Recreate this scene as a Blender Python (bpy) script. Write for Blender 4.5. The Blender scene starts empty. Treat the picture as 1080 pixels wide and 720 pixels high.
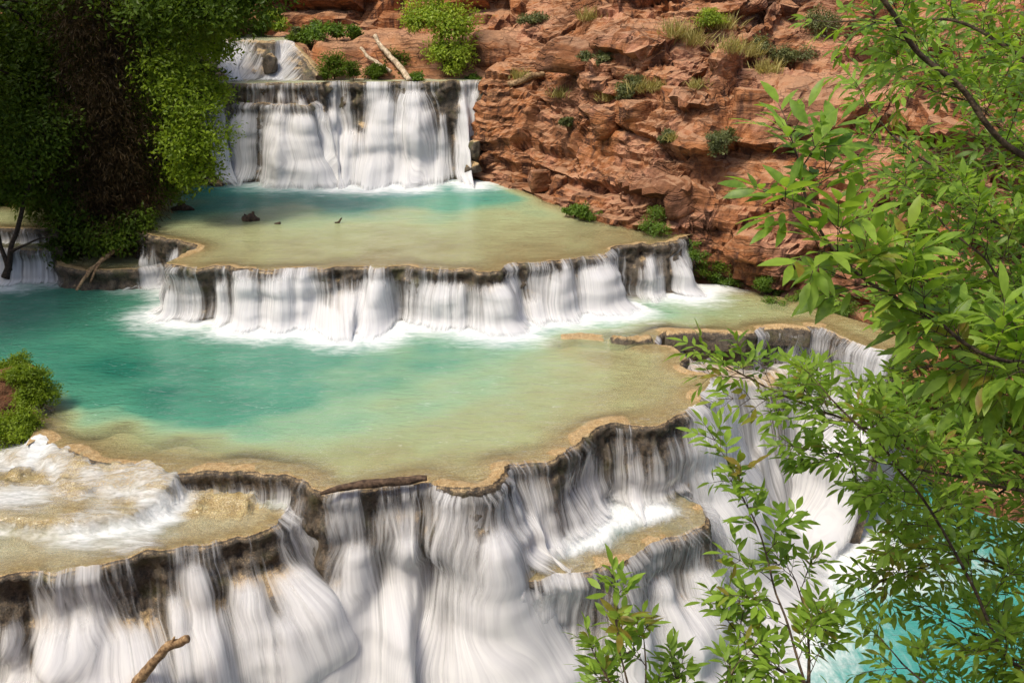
import bpy, math, random
import numpy as np
from mathutils import Vector
from mathutils.geometry import delaunay_2d_cdt
R = math.radians
random.seed(7)
rng = np.random.default_rng(7)
SC = bpy.context.scene
COL = SC.collection

# ------------------------------------------------------------------ camera, sky, sun, exposure
CAM = np.array((0.0, 0.0, 12.0)); PITCH = R(21.5); F = 1050.0
SP, CP = math.sin(PITCH), math.cos(PITCH)
cam = bpy.data.objects.new('camera', bpy.data.cameras.new('camera'))
cam.data.lens = 35.0; cam.data.sensor_width = 36.0
cam.data.clip_start = 0.05; cam.data.clip_end = 2000
cam.location = CAM; cam.rotation_euler = (R(90) - PITCH, 0, 0)
COL.objects.link(cam); SC.camera = cam
SUN_EL, SUN_AZ = R(60), R(226)            # azimuth clockwise from +Y (north)
w = bpy.data.worlds.new('World'); SC.world = w; w.use_nodes = True
wn = w.node_tree
sky = wn.nodes.new('ShaderNodeTexSky'); sky.sky_type = 'NISHITA'; sky.sun_disc = False
sky.sun_elevation = SUN_EL; sky.sun_rotation = SUN_AZ
sky.air_density = 1.0; sky.dust_density = 3.0; sky.ozone_density = 0.6
bg = wn.nodes['Background']; bg.inputs['Strength'].default_value = 0.112
wn.links.new(sky.outputs[0], bg.inputs[0])
sl = bpy.data.lights.new('sun', 'SUN'); sl.energy = 2.6; sl.angle = R(15); sl.color = (1.0, 0.91, 0.76)
so = bpy.data.objects.new('sun', sl); COL.objects.link(so)
sd = Vector((math.sin(SUN_AZ) * math.cos(SUN_EL), math.cos(SUN_AZ) * math.cos(SUN_EL), math.sin(SUN_EL)))
so.rotation_euler = sd.to_track_quat('Z', 'Y').to_euler(); so.location = (10, -20, 40)
SC.view_settings.view_transform = 'Standard'; SC.view_settings.look = 'None'
SC.view_settings.gamma = 1.0; SC.view_settings.exposure = 0.57
SC.render.engine = 'CYCLES'
SC.cycles.max_bounces = 10; SC.cycles.transparent_max_bounces = 24
SC.cycles.diffuse_bounces = 4; SC.cycles.transmission_bounces = 6
SC.cycles.use_denoising = True
SC.cycles.caustics_reflective = False; SC.cycles.caustics_refractive = False

# ------------------------------------------------------------------ picture plane -> place
def ray(px, py):
    px = np.asarray(px, float); py = np.asarray(py, float)
    u = 360 - py; r = px - 540
    return np.stack([r, F * CP + u * SP, -F * SP + u * CP], -1)
def at(px, py, z):
    """the point of the level z seen at a photo pixel"""
    d = ray(px, py); t = (z - CAM[2]) / d[..., 2]
    return CAM + d * np.asarray(t)[..., None]
def at_y(px, py, Y):
    """the point at ground distance Y seen at a photo pixel"""
    d = ray(px, py); t = Y / d[..., 1]
    return CAM + d * np.asarray(t)[..., None]
def at_d(px, py, dist):
    """the point at optical distance dist"""
    return CAM + ray(px, py) * (np.asarray(dist) / F)[..., None]

# ------------------------------------------------------------------ noise
def _h(ix, iy, iz, seed):
    x = (ix.astype(np.int64) * 374761393 + iy.astype(np.int64) * 668265263 + iz.astype(np.int64) * 2147483647 + seed * 1274126177) & 0xFFFFFFFF
    x = ((x ^ (x >> 13)) * 1274126177) & 0xFFFFFFFF
    x = ((x ^ (x >> 16)) * 2246822519) & 0xFFFFFFFF
    return ((x ^ (x >> 15)) & 0xFFFFFF) / float(0xFFFFFF)
def vn(p, seed=0):
    p = np.asarray(p, float)
    if p.shape[-1] == 2: p = np.concatenate([p, np.zeros(p.shape[:-1] + (1,))], -1)
    i = np.floor(p).astype(np.int64); f = p - i; f = f * f * f * (f * (f * 6 - 15) + 10)
    out = 0
    for a in (0, 1):
        for b in (0, 1):
            for c in (0, 1):
                wgt = (f[..., 0] if a else 1 - f[..., 0]) * (f[..., 1] if b else 1 - f[..., 1]) * (f[..., 2] if c else 1 - f[..., 2])
                out = out + wgt * _h(i[..., 0] + a, i[..., 1] + b, i[..., 2] + c, seed)
    return out * 2 - 1
def fbm(p, oct=4, seed=0, gain=0.5):
    a, s, out = 1.0, 1.0, 0
    p = np.asarray(p, float)
    for k in range(oct):
        out = out + a * vn(p * s + 17.3 * k, seed + k); a *= gain; s *= 2.03
    return out
def n1(s, f, seed=0, oct=3):
    s = np.asarray(s, float)
    return fbm(np.stack([s * f, s * 0 + 3.7 + seed * 1.31], -1), oct, seed)
def worley(p, seed=0, full=False):
    i = np.floor(p).astype(np.int64)
    f1 = np.full(p.shape[:-1], 9.0); f2 = f1.copy(); cid = np.zeros(p.shape[:-1]); rel = np.zeros(p.shape)
    for a in (-1, 0, 1):
        for b in (-1, 0, 1):
            for c in (-1, 0, 1):
                j = i + np.array((a, b, c))
                q = np.stack([j[..., 0] + _h(j[..., 0], j[..., 1], j[..., 2], seed), j[..., 1] + _h(j[..., 0], j[..., 1], j[..., 2], seed + 1),
                              j[..., 2] + _h(j[..., 0], j[..., 1], j[..., 2], seed + 2)], -1)
                e = p - q; d = (np.abs(e) ** 3).sum(-1) ** (1 / 3)
                idn = _h(j[..., 0], j[..., 1], j[..., 2], seed + 3)
                nearer = d < f1
                f2 = np.where(nearer, f1, np.minimum(f2, d)); cid = np.where(nearer, idn, cid); rel = np.where(nearer[..., None], e, rel); f1 = np.where(nearer, d, f1)
    return (f1, f2, cid, rel) if full else (f1, f2, cid)
def sstep(a, b, x):
    t = np.clip((np.asarray(x, float) - a) / (b - a), 0, 1); return t * t * (3 - 2 * t)

# ------------------------------------------------------------------ curves
def resample(P, ds, closed=False, smooth=True):
    """Catmull-Rom through rows of P (any columns; first two are x, y) at spacing ds"""
    P = np.asarray(P, float); n = len(P); out = []
    for i in range(n if closed else n - 1):
        g = (lambda k: P[k % n]) if closed else (lambda k: P[min(max(k, 0), n - 1)])
        a, b, c, d = g(i - 1), g(i), g(i + 1), g(i + 2)
        m = max(2, int(np.hypot(*(c - b)[:2]) / (ds * 0.25)))
        t = np.linspace(0, 1, m, endpoint=False)[:, None]
        if smooth:
            # softened tangents keep corners crisp enough
            m1, m2 = (c - a) * 0.4, (d - b) * 0.4
            q = (2*t**3 - 3*t**2 + 1) * b + (t**3 - 2*t**2 + t) * m1 + (-2*t**3 + 3*t**2) * c + (t**3 - t**2) * m2
        else:
            q = b + (c - b) * t
        out.append(q)
    if not closed: out.append(P[-1:])
    Q = np.concatenate(out)
    s = np.concatenate([[0], np.cumsum(np.hypot(*np.diff(Q[:, :2], axis=0).T))])
    m = max(3, int(s[-1] / ds) + 1)
    t = np.linspace(0, s[-1], m)
    return np.stack([np.interp(t, s, Q[:, k]) for k in range(Q.shape[1])], -1), t
def gsm(a, sig):
    """gaussian smoothing along axis 0 with reflected ends"""
    r = max(1, int(sig * 3)); k = np.exp(-0.5 * (np.arange(-r, r + 1) / sig) ** 2); k /= k.sum()
    b = np.pad(a, [(r, r)] + [(0, 0)] * (a.ndim - 1), mode='edge')
    if a.ndim == 1: return np.convolve(b, k, 'valid')
    return np.stack([np.convolve(b[:, j], k, 'valid') for j in range(a.shape[1])], -1)
def normals2(xy, sig):
    q = gsm(xy, sig); t = np.gradient(q, axis=0)
    n = np.stack([t[:, 1], -t[:, 0]], -1)                          # right-hand side of travel
    n = gsm(n / np.maximum(np.linalg.norm(n, axis=1, keepdims=True), 1e-6), sig * 0.5)
    return n / np.maximum(np.linalg.norm(n, axis=1, keepdims=True), 1e-6)
def pdist(pts, line):
    """distance of 2-D points to a polyline, and the index of the nearest vertex"""
    best = np.full(len(pts), 1e9); idx = np.zeros(len(pts), int)
    step = max(1, len(line) // 400)
    L = line[::step]
    for a in range(0, len(pts), 4000):
        d = np.hypot(pts[a:a+4000, None, 0] - L[None, :, 0], pts[a:a+4000, None, 1] - L[None, :, 1])
        k = d.argmin(1); best[a:a+4000] = d[np.arange(len(k)), k]; idx[a:a+4000] = k * step
    return best, idx
def inside(pts, poly):
    x, y = pts[:, 0], pts[:, 1]; c = np.zeros(len(pts), bool)
    x0, y0 = poly[:, 0], poly[:, 1]; x1, y1 = np.roll(x0, -1), np.roll(y0, -1)
    for a, b, cc, d in zip(x0, y0, x1, y1):
        if b == d: continue
        hit = ((b > y) != (d > y)) & (x < (cc - a) * (y - b) / (d - b) + a); c ^= hit
    return c

# ------------------------------------------------------------------ objects
def mesh(name, V, Fc, mat=None, parent=None, uv=None, attrs=None, smooth=True, loc=None):
    V = np.asarray(V, float).reshape(-1, 3)
    if loc is not None: V = V - np.asarray(loc)
    me = bpy.data.meshes.new(name)
    if isinstance(Fc, np.ndarray):
        nf, k = Fc.shape
        me.vertices.add(len(V)); me.vertices.foreach_set('co', V.ravel())
        me.loops.add(nf * k); me.loops.foreach_set('vertex_index', Fc.ravel().astype(np.int32))
        me.polygons.add(nf); me.polygons.foreach_set('loop_start', np.arange(0, nf * k, k, dtype=np.int32))
        me.update(calc_edges=True)
    else:
        me.from_pydata([tuple(v) for v in V], [], Fc)
    if uv is not None:
        l = me.uv_layers.new(name='UVMap'); vi = np.zeros(len(me.loops), np.int32)
        me.loops.foreach_get('vertex_index', vi); l.data.foreach_set('uv', np.asarray(uv)[vi].ravel())
    for k, v in (attrs or {}).items():
        a = me.attributes.new(k, 'FLOAT', 'POINT'); a.data.foreach_set('value', np.asarray(v, np.float32).ravel())
    me.polygons.foreach_set('use_smooth', np.full(len(me.polygons), bool(smooth)))
    me.validate(); me.update()
    if mat: me.materials.append(mat)
    o = bpy.data.objects.new(name, me); COL.objects.link(o)
    if loc is not None: o.location = loc
    if parent is not None:
        o.parent = parent
        if loc is None:                                            # world coordinates were given
            o.location = -np.array(parent.location)
        else:
            o.location = np.array(loc) - np.array(parent.location)
    return o
def tag(o, label=None, cat=None, group=None, kind=None):
    if label: o['label'] = label
    if cat: o['category'] = cat
    if group: o['group'] = group
    if kind: o['kind'] = kind
    return o
def thing(name, loc, label, cat, group=None):
    o = bpy.data.objects.new(name, None); o.location = loc; COL.objects.link(o); o.empty_display_size = 0.3
    return tag(o, label, cat, group)
def grid_faces(m, n):
    """quads of an m x n vertex grid (row-major)"""
    i = np.arange(m * n).reshape(m, n)
    return np.stack([i[:-1, :-1], i[:-1, 1:], i[1:, 1:], i[1:, :-1]], -1).reshape(-1, 4)
def cdt(boundary, spacing, holes=(), jitter=0.25, refine=None):
    """triangulated sheet inside a boundary loop -> (xy, tris)"""
    b = np.asarray(boundary)[:, :2]
    lo, hi = b.min(0), b.max(0)
    gx, gy = np.meshgrid(np.arange(lo[0], hi[0], spacing), np.arange(lo[1], hi[1], spacing))
    g = np.stack([gx.ravel(), gy.ravel()], -1); g += rng.uniform(-jitter, jitter, g.shape) * spacing
    g = g[inside(g, b)]
    d, _ = pdist(g, b); g = g[d > spacing * 0.45]
    pts = [Vector(p) for p in b] + [Vector(p) for p in g]
    n = len(b)
    v, e, f, *_ = delaunay_2d_cdt(pts, [(i, (i + 1) % n) for i in range(n)], [], 1, 1e-5)
    v = np.array([(p.x, p.y) for p in v]); f = np.array([t for t in f if len(t) == 3], int)
    a = v[f]; ar = (a[:, 1, 0]-a[:, 0, 0])*(a[:, 2, 1]-a[:, 0, 1])-(a[:, 1, 1]-a[:, 0, 1])*(a[:, 2, 0]-a[:, 0, 0])
    f[ar < 0] = f[ar < 0][:, ::-1]
    return v, f
def tube(path, rad, sides=7, wob=0.0, seed=0):
    """tapered bent tube -> V, F"""
    path = np.asarray(path, float); n = len(path); rad = np.broadcast_to(np.asarray(rad, float), (n,))
    t = np.gradient(path, axis=0); t /= np.maximum(np.linalg.norm(t, axis=1, keepdims=True), 1e-9)
    ref = np.array((0.31, 0.17, 0.93)) if abs(t[:, 2]).mean() < 0.8 else np.array((0.9, 0.3, 0.1))
    a = np.cross(t, ref); a /= np.maximum(np.linalg.norm(a, axis=1, keepdims=True), 1e-9); b = np.cross(t, a)
    th = np.linspace(0, 2 * np.pi, sides, endpoint=False)
    rr = rad[:, None] * np.ones(sides)
    if wob: rr = rr * (1 + wob * fbm(np.stack(np.broadcast_arrays(np.cos(th)[None] * 1.5 + path[:, :1] * 3, np.sin(th)[None] * 1.5 + path[:, 1:2] * 3, path[:, 2:3] * 3 + 0 * th[None]), -1), 3, seed))
    V = path[:, None] + rr[..., None] * (a[:, None] * np.cos(th)[None, :, None] + b[:, None] * np.sin(th)[None, :, None])
    i = np.arange(n * sides).reshape(n, sides); j = np.roll(i, -1, 1)
    Fq = np.stack([i[:-1], j[:-1], j[1:], i[1:]], -1).reshape(-1, 4)
    V = np.concatenate([V.reshape(-1, 3), path[:1], path[-1:]]); c0, c1 = n * sides, n * sides + 1
    caps = [(c0, int(j[0, k]), int(i[0, k]), c0) for k in range(0)]
    Fc = np.concatenate([Fq, np.stack([np.full(sides, c0), j[0], i[0], i[0]], -1)[:0]])
    tris = np.concatenate([np.stack([np.full(sides, c0), j[0], i[0]], -1), np.stack([np.full(sides, c1), i[-1], j[-1]], -1)])
    return V, Fq, tris
class MB:
    """collects pieces into one mesh"""
    def __init__(s): s.V = []; s.Q = []; s.T = []; s.n = 0; s.at = []
    def add(s, V, Q=None, T=None, tint=0.5):
        V = np.asarray(V, float).reshape(-1, 3)
        if Q is not None and len(Q): s.Q.append(np.asarray(Q) + s.n)
        if T is not None and len(T): s.T.append(np.asarray(T) + s.n)
        s.V.append(V); s.at.append(np.broadcast_to(np.asarray(tint, float), (len(V),))); s.n += len(V)
    def tube(s, path, rad, sides=7, wob=0.0, seed=0): s.add(*tube(path, rad, sides, wob, seed))
    def build(s, name, mat, parent=None, smooth=True, loc=None):
        V = np.concatenate(s.V)
        Fc = [tuple(int(x) for x in q) for a in s.Q for q in a] + [tuple(int(x) for x in q) for a in s.T for q in a]
        return mesh(name, V, Fc, mat, parent, attrs={'tint': np.concatenate(s.at)}, smooth=smooth, loc=loc)

# ------------------------------------------------------------------ materials
class NT:
    def __init__(s, name):
        s.m = bpy.data.materials.new(name); s.m.use_nodes = True; s.t = s.m.node_tree; s.t.nodes.clear()
        s.out = s.n('OutputMaterial')
    def n(s, kind, ins=None, **kw):
        nd = s.t.nodes.new('ShaderNode' + kind)
        for k, v in kw.items(): setattr(nd, k, v)
        for k, v in (ins or {}).items(): s.put(nd, k, v)
        return nd
    def put(s, nd, k, v):
        i = nd.inputs[k]
        if isinstance(v, bpy.types.NodeSocket): s.t.links.new(v, i)
        elif isinstance(v, bpy.types.Node): s.t.links.new(v.outputs[0], i)
        else:
            if isinstance(v, tuple) and len(v) == 3 and i.type == 'RGBA': v = v + (1,)
            i.default_value = v
    def math(s, op, a, b=0.0, c=None, clamp=False):
        nd = s.n('Math', operation=op, use_clamp=clamp); s.put(nd, 0, a); s.put(nd, 1, b)
        if c is not None: s.put(nd, 2, c)
        return nd.outputs[0]
    def ss(s, x, a, b, lo=0.0, hi=1.0):
        nd = s.n('MapRange', interpolation_type='SMOOTHSTEP'); s.put(nd, 'Value', x); s.put(nd, 'From Min', a); s.put(nd, 'From Max', b)
        s.put(nd, 'To Min', lo); s.put(nd, 'To Max', hi); return nd.outputs[0]
    def mix(s, f, a, b, bt='MIX'):
        nd = s.n('Mix', data_type='RGBA', blend_type=bt)
        s.put(nd, 0, f); s.put(nd, 6, a if not (isinstance(a, tuple) and len(a) == 3) else a + (1,)); s.put(nd, 7, b if not (isinstance(b, tuple) and len(b) == 3) else b + (1,))
        return nd.outputs[2]
    def ramp(s, x, stops):
        nd = s.n('ValToRGB'); s.put(nd, 0, x); el = nd.color_ramp.elements
        while len(el) < len(stops): el.new(0.5)
        for e, (p, c) in zip(el, stops): e.position = p; e.color = tuple(c) + (1,)
        return nd.outputs[0]
    def noise(s, scale, detail=4, rough=0.55, vec=None, dist=0.0):
        nd = s.n('TexNoise', {'Scale': scale, 'Detail': detail, 'Roughness': rough, 'Distortion': dist})
        if vec is not None: s.put(nd, 'Vector', vec)
        return nd.outputs[0]
    def scaled(s, vec, sc, loc=(0, 0, 0)):
        nd = s.n('Mapping'); s.put(nd, 0, vec); nd.inputs['Scale'].default_value = sc; nd.inputs['Location'].default_value = loc; return nd.outputs[0]
    def attr(s, name): return s.n('Attribute', attribute_name=name).outputs['Fac']
    def shader(s, sh): s.t.links.new(sh.outputs[0] if isinstance(sh, bpy.types.Node) else sh, s.out.inputs[0]); return s.m
    def bump(s, h, strength=0.5, dist=0.05):
        return s.n('Bump', {'Height': h, 'Strength': strength, 'Distance': dist}).outputs[0]

def pos(t): return t.n('NewGeometry').outputs['Position']
def mat_travertine(name='travertine rock', lo=0.62, hi=0.95):
    t = NT(name); P = pos(t)
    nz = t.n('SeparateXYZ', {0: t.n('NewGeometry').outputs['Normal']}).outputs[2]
    na = t.noise(1.3, 5, 0.6, P); nb = t.noise(7, 5, 0.65, P); nc = t.noise(28, 3, 0.6, P)
    streak = t.noise(1.0, 4, 0.6, t.scaled(P, (6, 6, 0.7)))
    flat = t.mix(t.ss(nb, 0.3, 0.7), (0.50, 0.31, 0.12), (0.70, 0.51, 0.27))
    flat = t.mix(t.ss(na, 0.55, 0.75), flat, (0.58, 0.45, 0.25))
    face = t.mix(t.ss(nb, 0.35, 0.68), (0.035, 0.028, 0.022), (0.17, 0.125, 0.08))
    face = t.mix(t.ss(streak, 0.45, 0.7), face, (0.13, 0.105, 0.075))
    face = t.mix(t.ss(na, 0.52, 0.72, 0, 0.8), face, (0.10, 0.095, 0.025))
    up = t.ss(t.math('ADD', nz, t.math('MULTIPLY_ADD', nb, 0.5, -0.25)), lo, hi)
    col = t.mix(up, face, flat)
    col = t.mix(t.ss(nc, 0.35, 0.7), t.mix(0.5, col, (0.02, 0.015, 0.01)), col)
    h = t.math('ADD', t.math('MULTIPLY', nb, 0.7), t.math('MULTIPLY', nc, 0.4))
    return t.shader(t.n('BsdfPrincipled', {'Base Color': col, 'Roughness': 0.55, 'Specular IOR Level': 0.4, 'Normal': t.bump(h, 0.9, 0.06)}))
def mat_cliff(name='red sandstone', soil=0.0):
    t = NT(name); P = pos(t)
    nz = t.n('SeparateXYZ', {0: t.n('NewGeometry').outputs['Normal']}).outputs[2]
    z = t.n('SeparateXYZ', {0: P}).outputs[2]
    na = t.noise(0.45, 5, 0.6, P); nb = t.noise(2.4, 6, 0.65, P); nc = t.noise(11, 5, 0.7, P)
    strat = t.noise(1.0, 4, 0.65, t.scaled(P, (0.5, 0.5, 5.0)))
    drip = t.noise(1.0, 5, 0.6, t.scaled(P, (2.2, 2.2, 0.3)))
    col = t.mix(t.ss(nb, 0.3, 0.7), (0.21, 0.074, 0.026), (0.40, 0.165, 0.066))
    col = t.mix(t.ss(strat, 0.47, 0.68, 0, 0.65), col, (0.43, 0.23, 0.125))
    col = t.mix(t.ss(na, 0.48, 0.62, 0, 0.7), col, (0.47, 0.235, 0.15))
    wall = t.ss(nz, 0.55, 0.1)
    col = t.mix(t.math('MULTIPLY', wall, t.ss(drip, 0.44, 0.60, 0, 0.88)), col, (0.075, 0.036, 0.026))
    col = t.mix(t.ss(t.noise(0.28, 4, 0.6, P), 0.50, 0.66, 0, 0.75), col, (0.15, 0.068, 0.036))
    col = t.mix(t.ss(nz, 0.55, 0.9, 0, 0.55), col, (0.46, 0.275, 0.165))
    col = t.mix(t.ss(nc, 0.6, 0.78, 0, 0.5), col, (0.62, 0.40, 0.28))
    col = t.mix(t.ss(nc, 0.42, 0.28, 0, 0.6), col, (0.10, 0.045, 0.025))
    wv = t.n('VectorMath', {0: P, 1: t.n('VectorMath', {0: t.n('TexNoise', {'Scale': 1.1, 'Detail': 3, 'Vector': P}).outputs['Color'], 1: (.8, .8, .5)}, operation='MULTIPLY').outputs[0]}, operation='ADD').outputs[0]
    v1 = t.n('TexVoronoi', {'Vector': t.scaled(wv, (.55, .55, 1.6)), 'Scale': 1.0}, feature='DISTANCE_TO_EDGE').outputs['Distance']
    v2 = t.n('TexVoronoi', {'Vector': t.scaled(wv, (2.0, 2.0, 6.5)), 'Scale': 1.0}, feature='DISTANCE_TO_EDGE').outputs['Distance']
    cm = t.ss(t.noise(0.8, 3, 0.6, P), 0.42, 0.62)
    ck = t.math('MINIMUM', t.ss(v1, 0.0, 0.05), t.ss(v2, 0.0, 0.06, 0.5, 1.0))
    ck = t.math('SUBTRACT', 1.0, t.math('MULTIPLY', cm, t.math('SUBTRACT', 1.0, ck)))
    col = t.mix(t.math('MULTIPLY', t.math('SUBTRACT', 1.0, ck), 0.6), col, (0.07, 0.032, 0.02))
    h = t.math('ADD', t.math('MULTIPLY', nb, 1.0), t.math('ADD', t.math('MULTIPLY', nc, 0.5), t.math('MULTIPLY', strat, 0.8)))
    bd = t.n('TexNoise', {'Scale': 1.0, 'Detail': 2, 'Vector': t.scaled(wv, (.12, .12, 7.0))}).outputs[0]
    bl = t.ss(bd, 0.40, 0.45); col = t.mix(t.math('MULTIPLY', t.math('SUBTRACT', 1.0, bl), t.math('MULTIPLY', cm, 0.55)), col, (0.09, 0.04, 0.024))
    h = t.math('ADD', h, t.math('ADD', t.math('MULTIPLY', ck, 1.0), t.math('MULTIPLY', bl, 0.8)))
    return t.shader(t.n('BsdfPrincipled', {'Base Color': col, 'Roughness': 0.88, 'Specular IOR Level': 0.2, 'Normal': t.bump(h, 0.8, 0.12)}))
def mat_soil():
    t = NT('red soil and litter'); P = pos(t)
    nb = t.noise(3, 6, 0.65, P); nc = t.noise(22, 4, 0.7, P)
    col = t.mix(t.ss(nb, 0.35, 0.65), (0.09, 0.05, 0.03), (0.26, 0.12, 0.065))
    col = t.mix(t.ss(nc, 0.5, 0.7, 0, 0.7), col, (0.16, 0.11, 0.06))
    return t.shader(t.n('BsdfPrincipled', {'Base Color': col, 'Roughness': 0.95, 'Specular IOR Level': 0.1, 'Normal': t.bump(t.math('ADD', nb, nc), 0.8, 0.1)}))
def mat_pool(name, stops, dmax, k=2.2, rip=(1.4, 4.0), bump=0.7, foam_dir=(0.5, 1.6, 1), spark=0.0):
    """river water: thin water shows the bed, deep water its own milky turquoise"""
    t = NT(name); P = pos(t)
    d = t.attr('depth'); fo = t.attr('foam')
    nv = t.noise(1.0, 3, 0.5, t.scaled(P, (0.5, 0.8, 1)))
    dd = t.math('MULTIPLY', d, t.math('MULTIPLY_ADD', nv, 0.7, 0.65))
    col = t.ramp(t.math('DIVIDE', dd, dmax, clamp=True), stops)
    op = t.math('SUBTRACT', 1.0, t.math('POWER', 2.718, t.math('MULTIPLY', dd, -k)), clamp=True)
    r1 = t.noise(1.0, 4, 0.6, t.scaled(P, (rip[0], rip[1], 1)), 0.6); r2 = t.noise(1.0, 3, 0.6, t.scaled(P, (rip[0] * 4, rip[1] * 4, 1)), 0.8)
    h = t.math('ADD', r1, t.math('MULTIPLY', r2, 0.35))
    nrm = t.bump(h, bump, 0.12)
    f1 = t.noise(1.0, 6, 0.68, t.scaled(P, foam_dir), 1.2); f2 = t.noise(1.0, 5, 0.7, t.scaled(P, tuple(v * 4.5 for v in foam_dir)), 0.6)
    fn = t.math('ADD', t.math('MULTIPLY', f1, 0.65), t.math('MULTIPLY', f2, 0.35))
    fa = t.ss(t.math('ADD', t.math('MULTIPLY', t.math('SUBTRACT', fn, 0.5), 1.2), fo), 0.12, 0.85)
    fa = t.math('MULTIPLY', t.math('MULTIPLY', fa, t.ss(fo, 0.02, 0.25)), 0.96)
    if spark:
        sp = t.noise(1.0, 3, 0.7, t.scaled(P, (3.0, 11, 1)), 1.5)  # sparkle painted as short white dashes, mixed into the foam mask
        fa = t.math('MAXIMUM', fa, t.math('MULTIPLY', t.ss(sp, 0.62, 0.74), t.math('MULTIPLY', t.ss(nv, 0.45, 0.6), spark)))
    dif = t.n('BsdfDiffuse', {'Color': col, 'Normal': nrm})
    tr = t.n('BsdfTransparent', {'Color': (0.93, 0.97, 0.92)})
    body = t.n('MixShader', {0: op, 1: tr, 2: dif})
    fres = t.math('MULTIPLY', t.n('Fresnel', {'IOR': 1.33, 'Normal': nrm}).outputs[0], 0.9)
    gl = t.n('BsdfGlossy', {'Color': (1, 1, 1), 'Roughness': 0.12, 'Normal': nrm})
    wat = t.n('MixShader', {0: fres, 1: body, 2: gl})
    wh = t.n('BsdfDiffuse', {'Color': t.mix(t.ss(f2, .35, .65), (0.66, 0.70, 0.71), (0.84, 0.85, 0.85)), 'Normal': t.bump(t.math('ADD', f2, t.math('MULTIPLY', f1, .8)), 0.6, 0.12)})
    return t.shader(t.n('MixShader', {0: fa, 1: wat, 2: wh}))
def mat_fall(name='falling water', fu=1.0, dens=0.0):
    """silky falling water: white strands over what is behind them; u runs along the lip, v down the fall (metres)"""
    t = NT(name); uv = t.n('UVMap').outputs[0]
    fl = t.attr('flow')
    a = t.noise(1.0, 2, 0.5, t.scaled(uv, (1.5 * fu, 0.16, 1)), 0.3)
    b = t.noise(1.0, 3, 0.55, t.scaled(uv, (6.5 * fu, 0.20, 1), (3.1, 0.7, 0)), 0.25)
    c = t.noise(1.0, 3, 0.6, t.scaled(uv, (19 * fu, 0.34, 1), (1.7, 4.1, 0)), 0.1)
    m = t.math('ADD', t.math('MULTIPLY', a, 0.85), t.math('ADD', t.math('MULTIPLY', b, 1.2), t.math('MULTIPLY', c, 0.55)))
    m = t.math('SUBTRACT', m, 0.80)
    lo = t.math('SUBTRACT', 1.07, t.math('MULTIPLY', fl, 0.95))
    al = t.ss(m, t.math('SUBTRACT', lo, 0.34), t.math('ADD', lo, 0.44))
    al = t.math('MULTIPLY', al, 0.95)
    nrm = t.bump(t.math('ADD', t.math('MULTIPLY', b, 1.0), t.math('MULTIPLY', c, 0.3)), 0.25, 0.12)
    col = t.mix(t.ss(c, 0.35, 0.65), (0.80, 0.80, 0.82), (0.92, 0.92, 0.92))
    dif = t.n('BsdfDiffuse', {'Color': col, 'Normal': nrm}); tl = t.n('BsdfTranslucent', {'Color': col, 'Normal': nrm})
    wt = t.n('MixShader', {0: 0.48, 1: dif, 2: tl})
    return t.shader(t.n('MixShader', {0: al, 1: t.n('BsdfTransparent'), 2: wt}))
def mat_leaf(name, dark, light, trans=0.35, gloss=0.35, warm=None):
    t = NT(name); ti = t.attr('tint')
    col = t.mix(ti, dark, light)
    if warm: col = t.mix(t.ss(ti, 0.93, 0.99), col, warm)
    col = t.mix(t.ss(t.noise(60, 2, 0.5, pos(t)), 0.35, 0.7, 0.0, 0.25), col, tuple(min(1, c * 1.6) for c in light))
    dif = t.n('BsdfPrincipled', {'Base Color': col, 'Roughness': 0.42, 'Specular IOR Level': gloss})
    tcol = t.mix(0.6, col, (light[0] * 1.9, light[1] * 1.9, light[2] * 0.8))
    return t.shader(t.n('MixShader', {0: trans, 1: dif, 2: t.n('BsdfTranslucent', {'Color': tcol})}))
def mat_bark(name, a, b, sc=14):
    t = NT(name); P = pos(t)
    n_ = t.noise(sc, 5, 0.65, P); n2_ = t.noise(sc * 0.25, 4, 0.6, P)
    col = t.mix(t.ss(n_, 0.35, 0.65), a, b); col = t.mix(t.ss(n2_, 0.55, 0.7, 0, 0.6), col, tuple(min(1, c * 1.5) for c in b))
    return t.shader(t.n('BsdfPrincipled', {'Base Color': col, 'Roughness': 0.85, 'Specular IOR Level': 0.25, 'Normal': t.bump(n_, 0.7, 0.03)}))

TRAV = mat_travertine(); BED = mat_travertine('pale travertine bed', 0.15, 0.5); CLIFF = mat_cliff(); SOIL = mat_soil(); FALL = mat_fall(); FALLN = mat_fall('fine falling water', 1.3)
POOL = mat_pool('shallow turquoise water', [(0, (0.55, 0.51, 0.26)), (0.14, (0.48, 0.53, 0.26)), (0.34, (0.29, 0.46, 0.27)), (0.58, (0.075, 0.27, 0.175)), (1, (0.018, 0.14, 0.095))], 2.0, 2.5, spark=0.55)
UPOOL = mat_pool('beige shallow water', [(0, (0.50, 0.46, 0.23)), (0.22, (0.43, 0.48, 0.25)), (0.5, (0.14, 0.36, 0.24)), (1, (0.02, 0.24, 0.21))], 2.0, 4.2, (0.6, 6.0), 0.8, spark=0.0)
LPOOL = mat_pool('cyan river water', [(0, (0.4, 0.5, 0.42)), (0.4, (0.12, 0.38, 0.34)), (1, (0.045, 0.27, 0.245))], 2.0, 3.0, foam_dir=(1.3, 0.5, 1), spark=0.3)

# ------------------------------------------------------------------ levels
Z_LOW, Z_SHELF, Z_LEFT, Z_MID, Z_UP, Z_TOP = -6.2, -2.2, -0.8, 0.0, 1.9, 6.25

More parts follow.
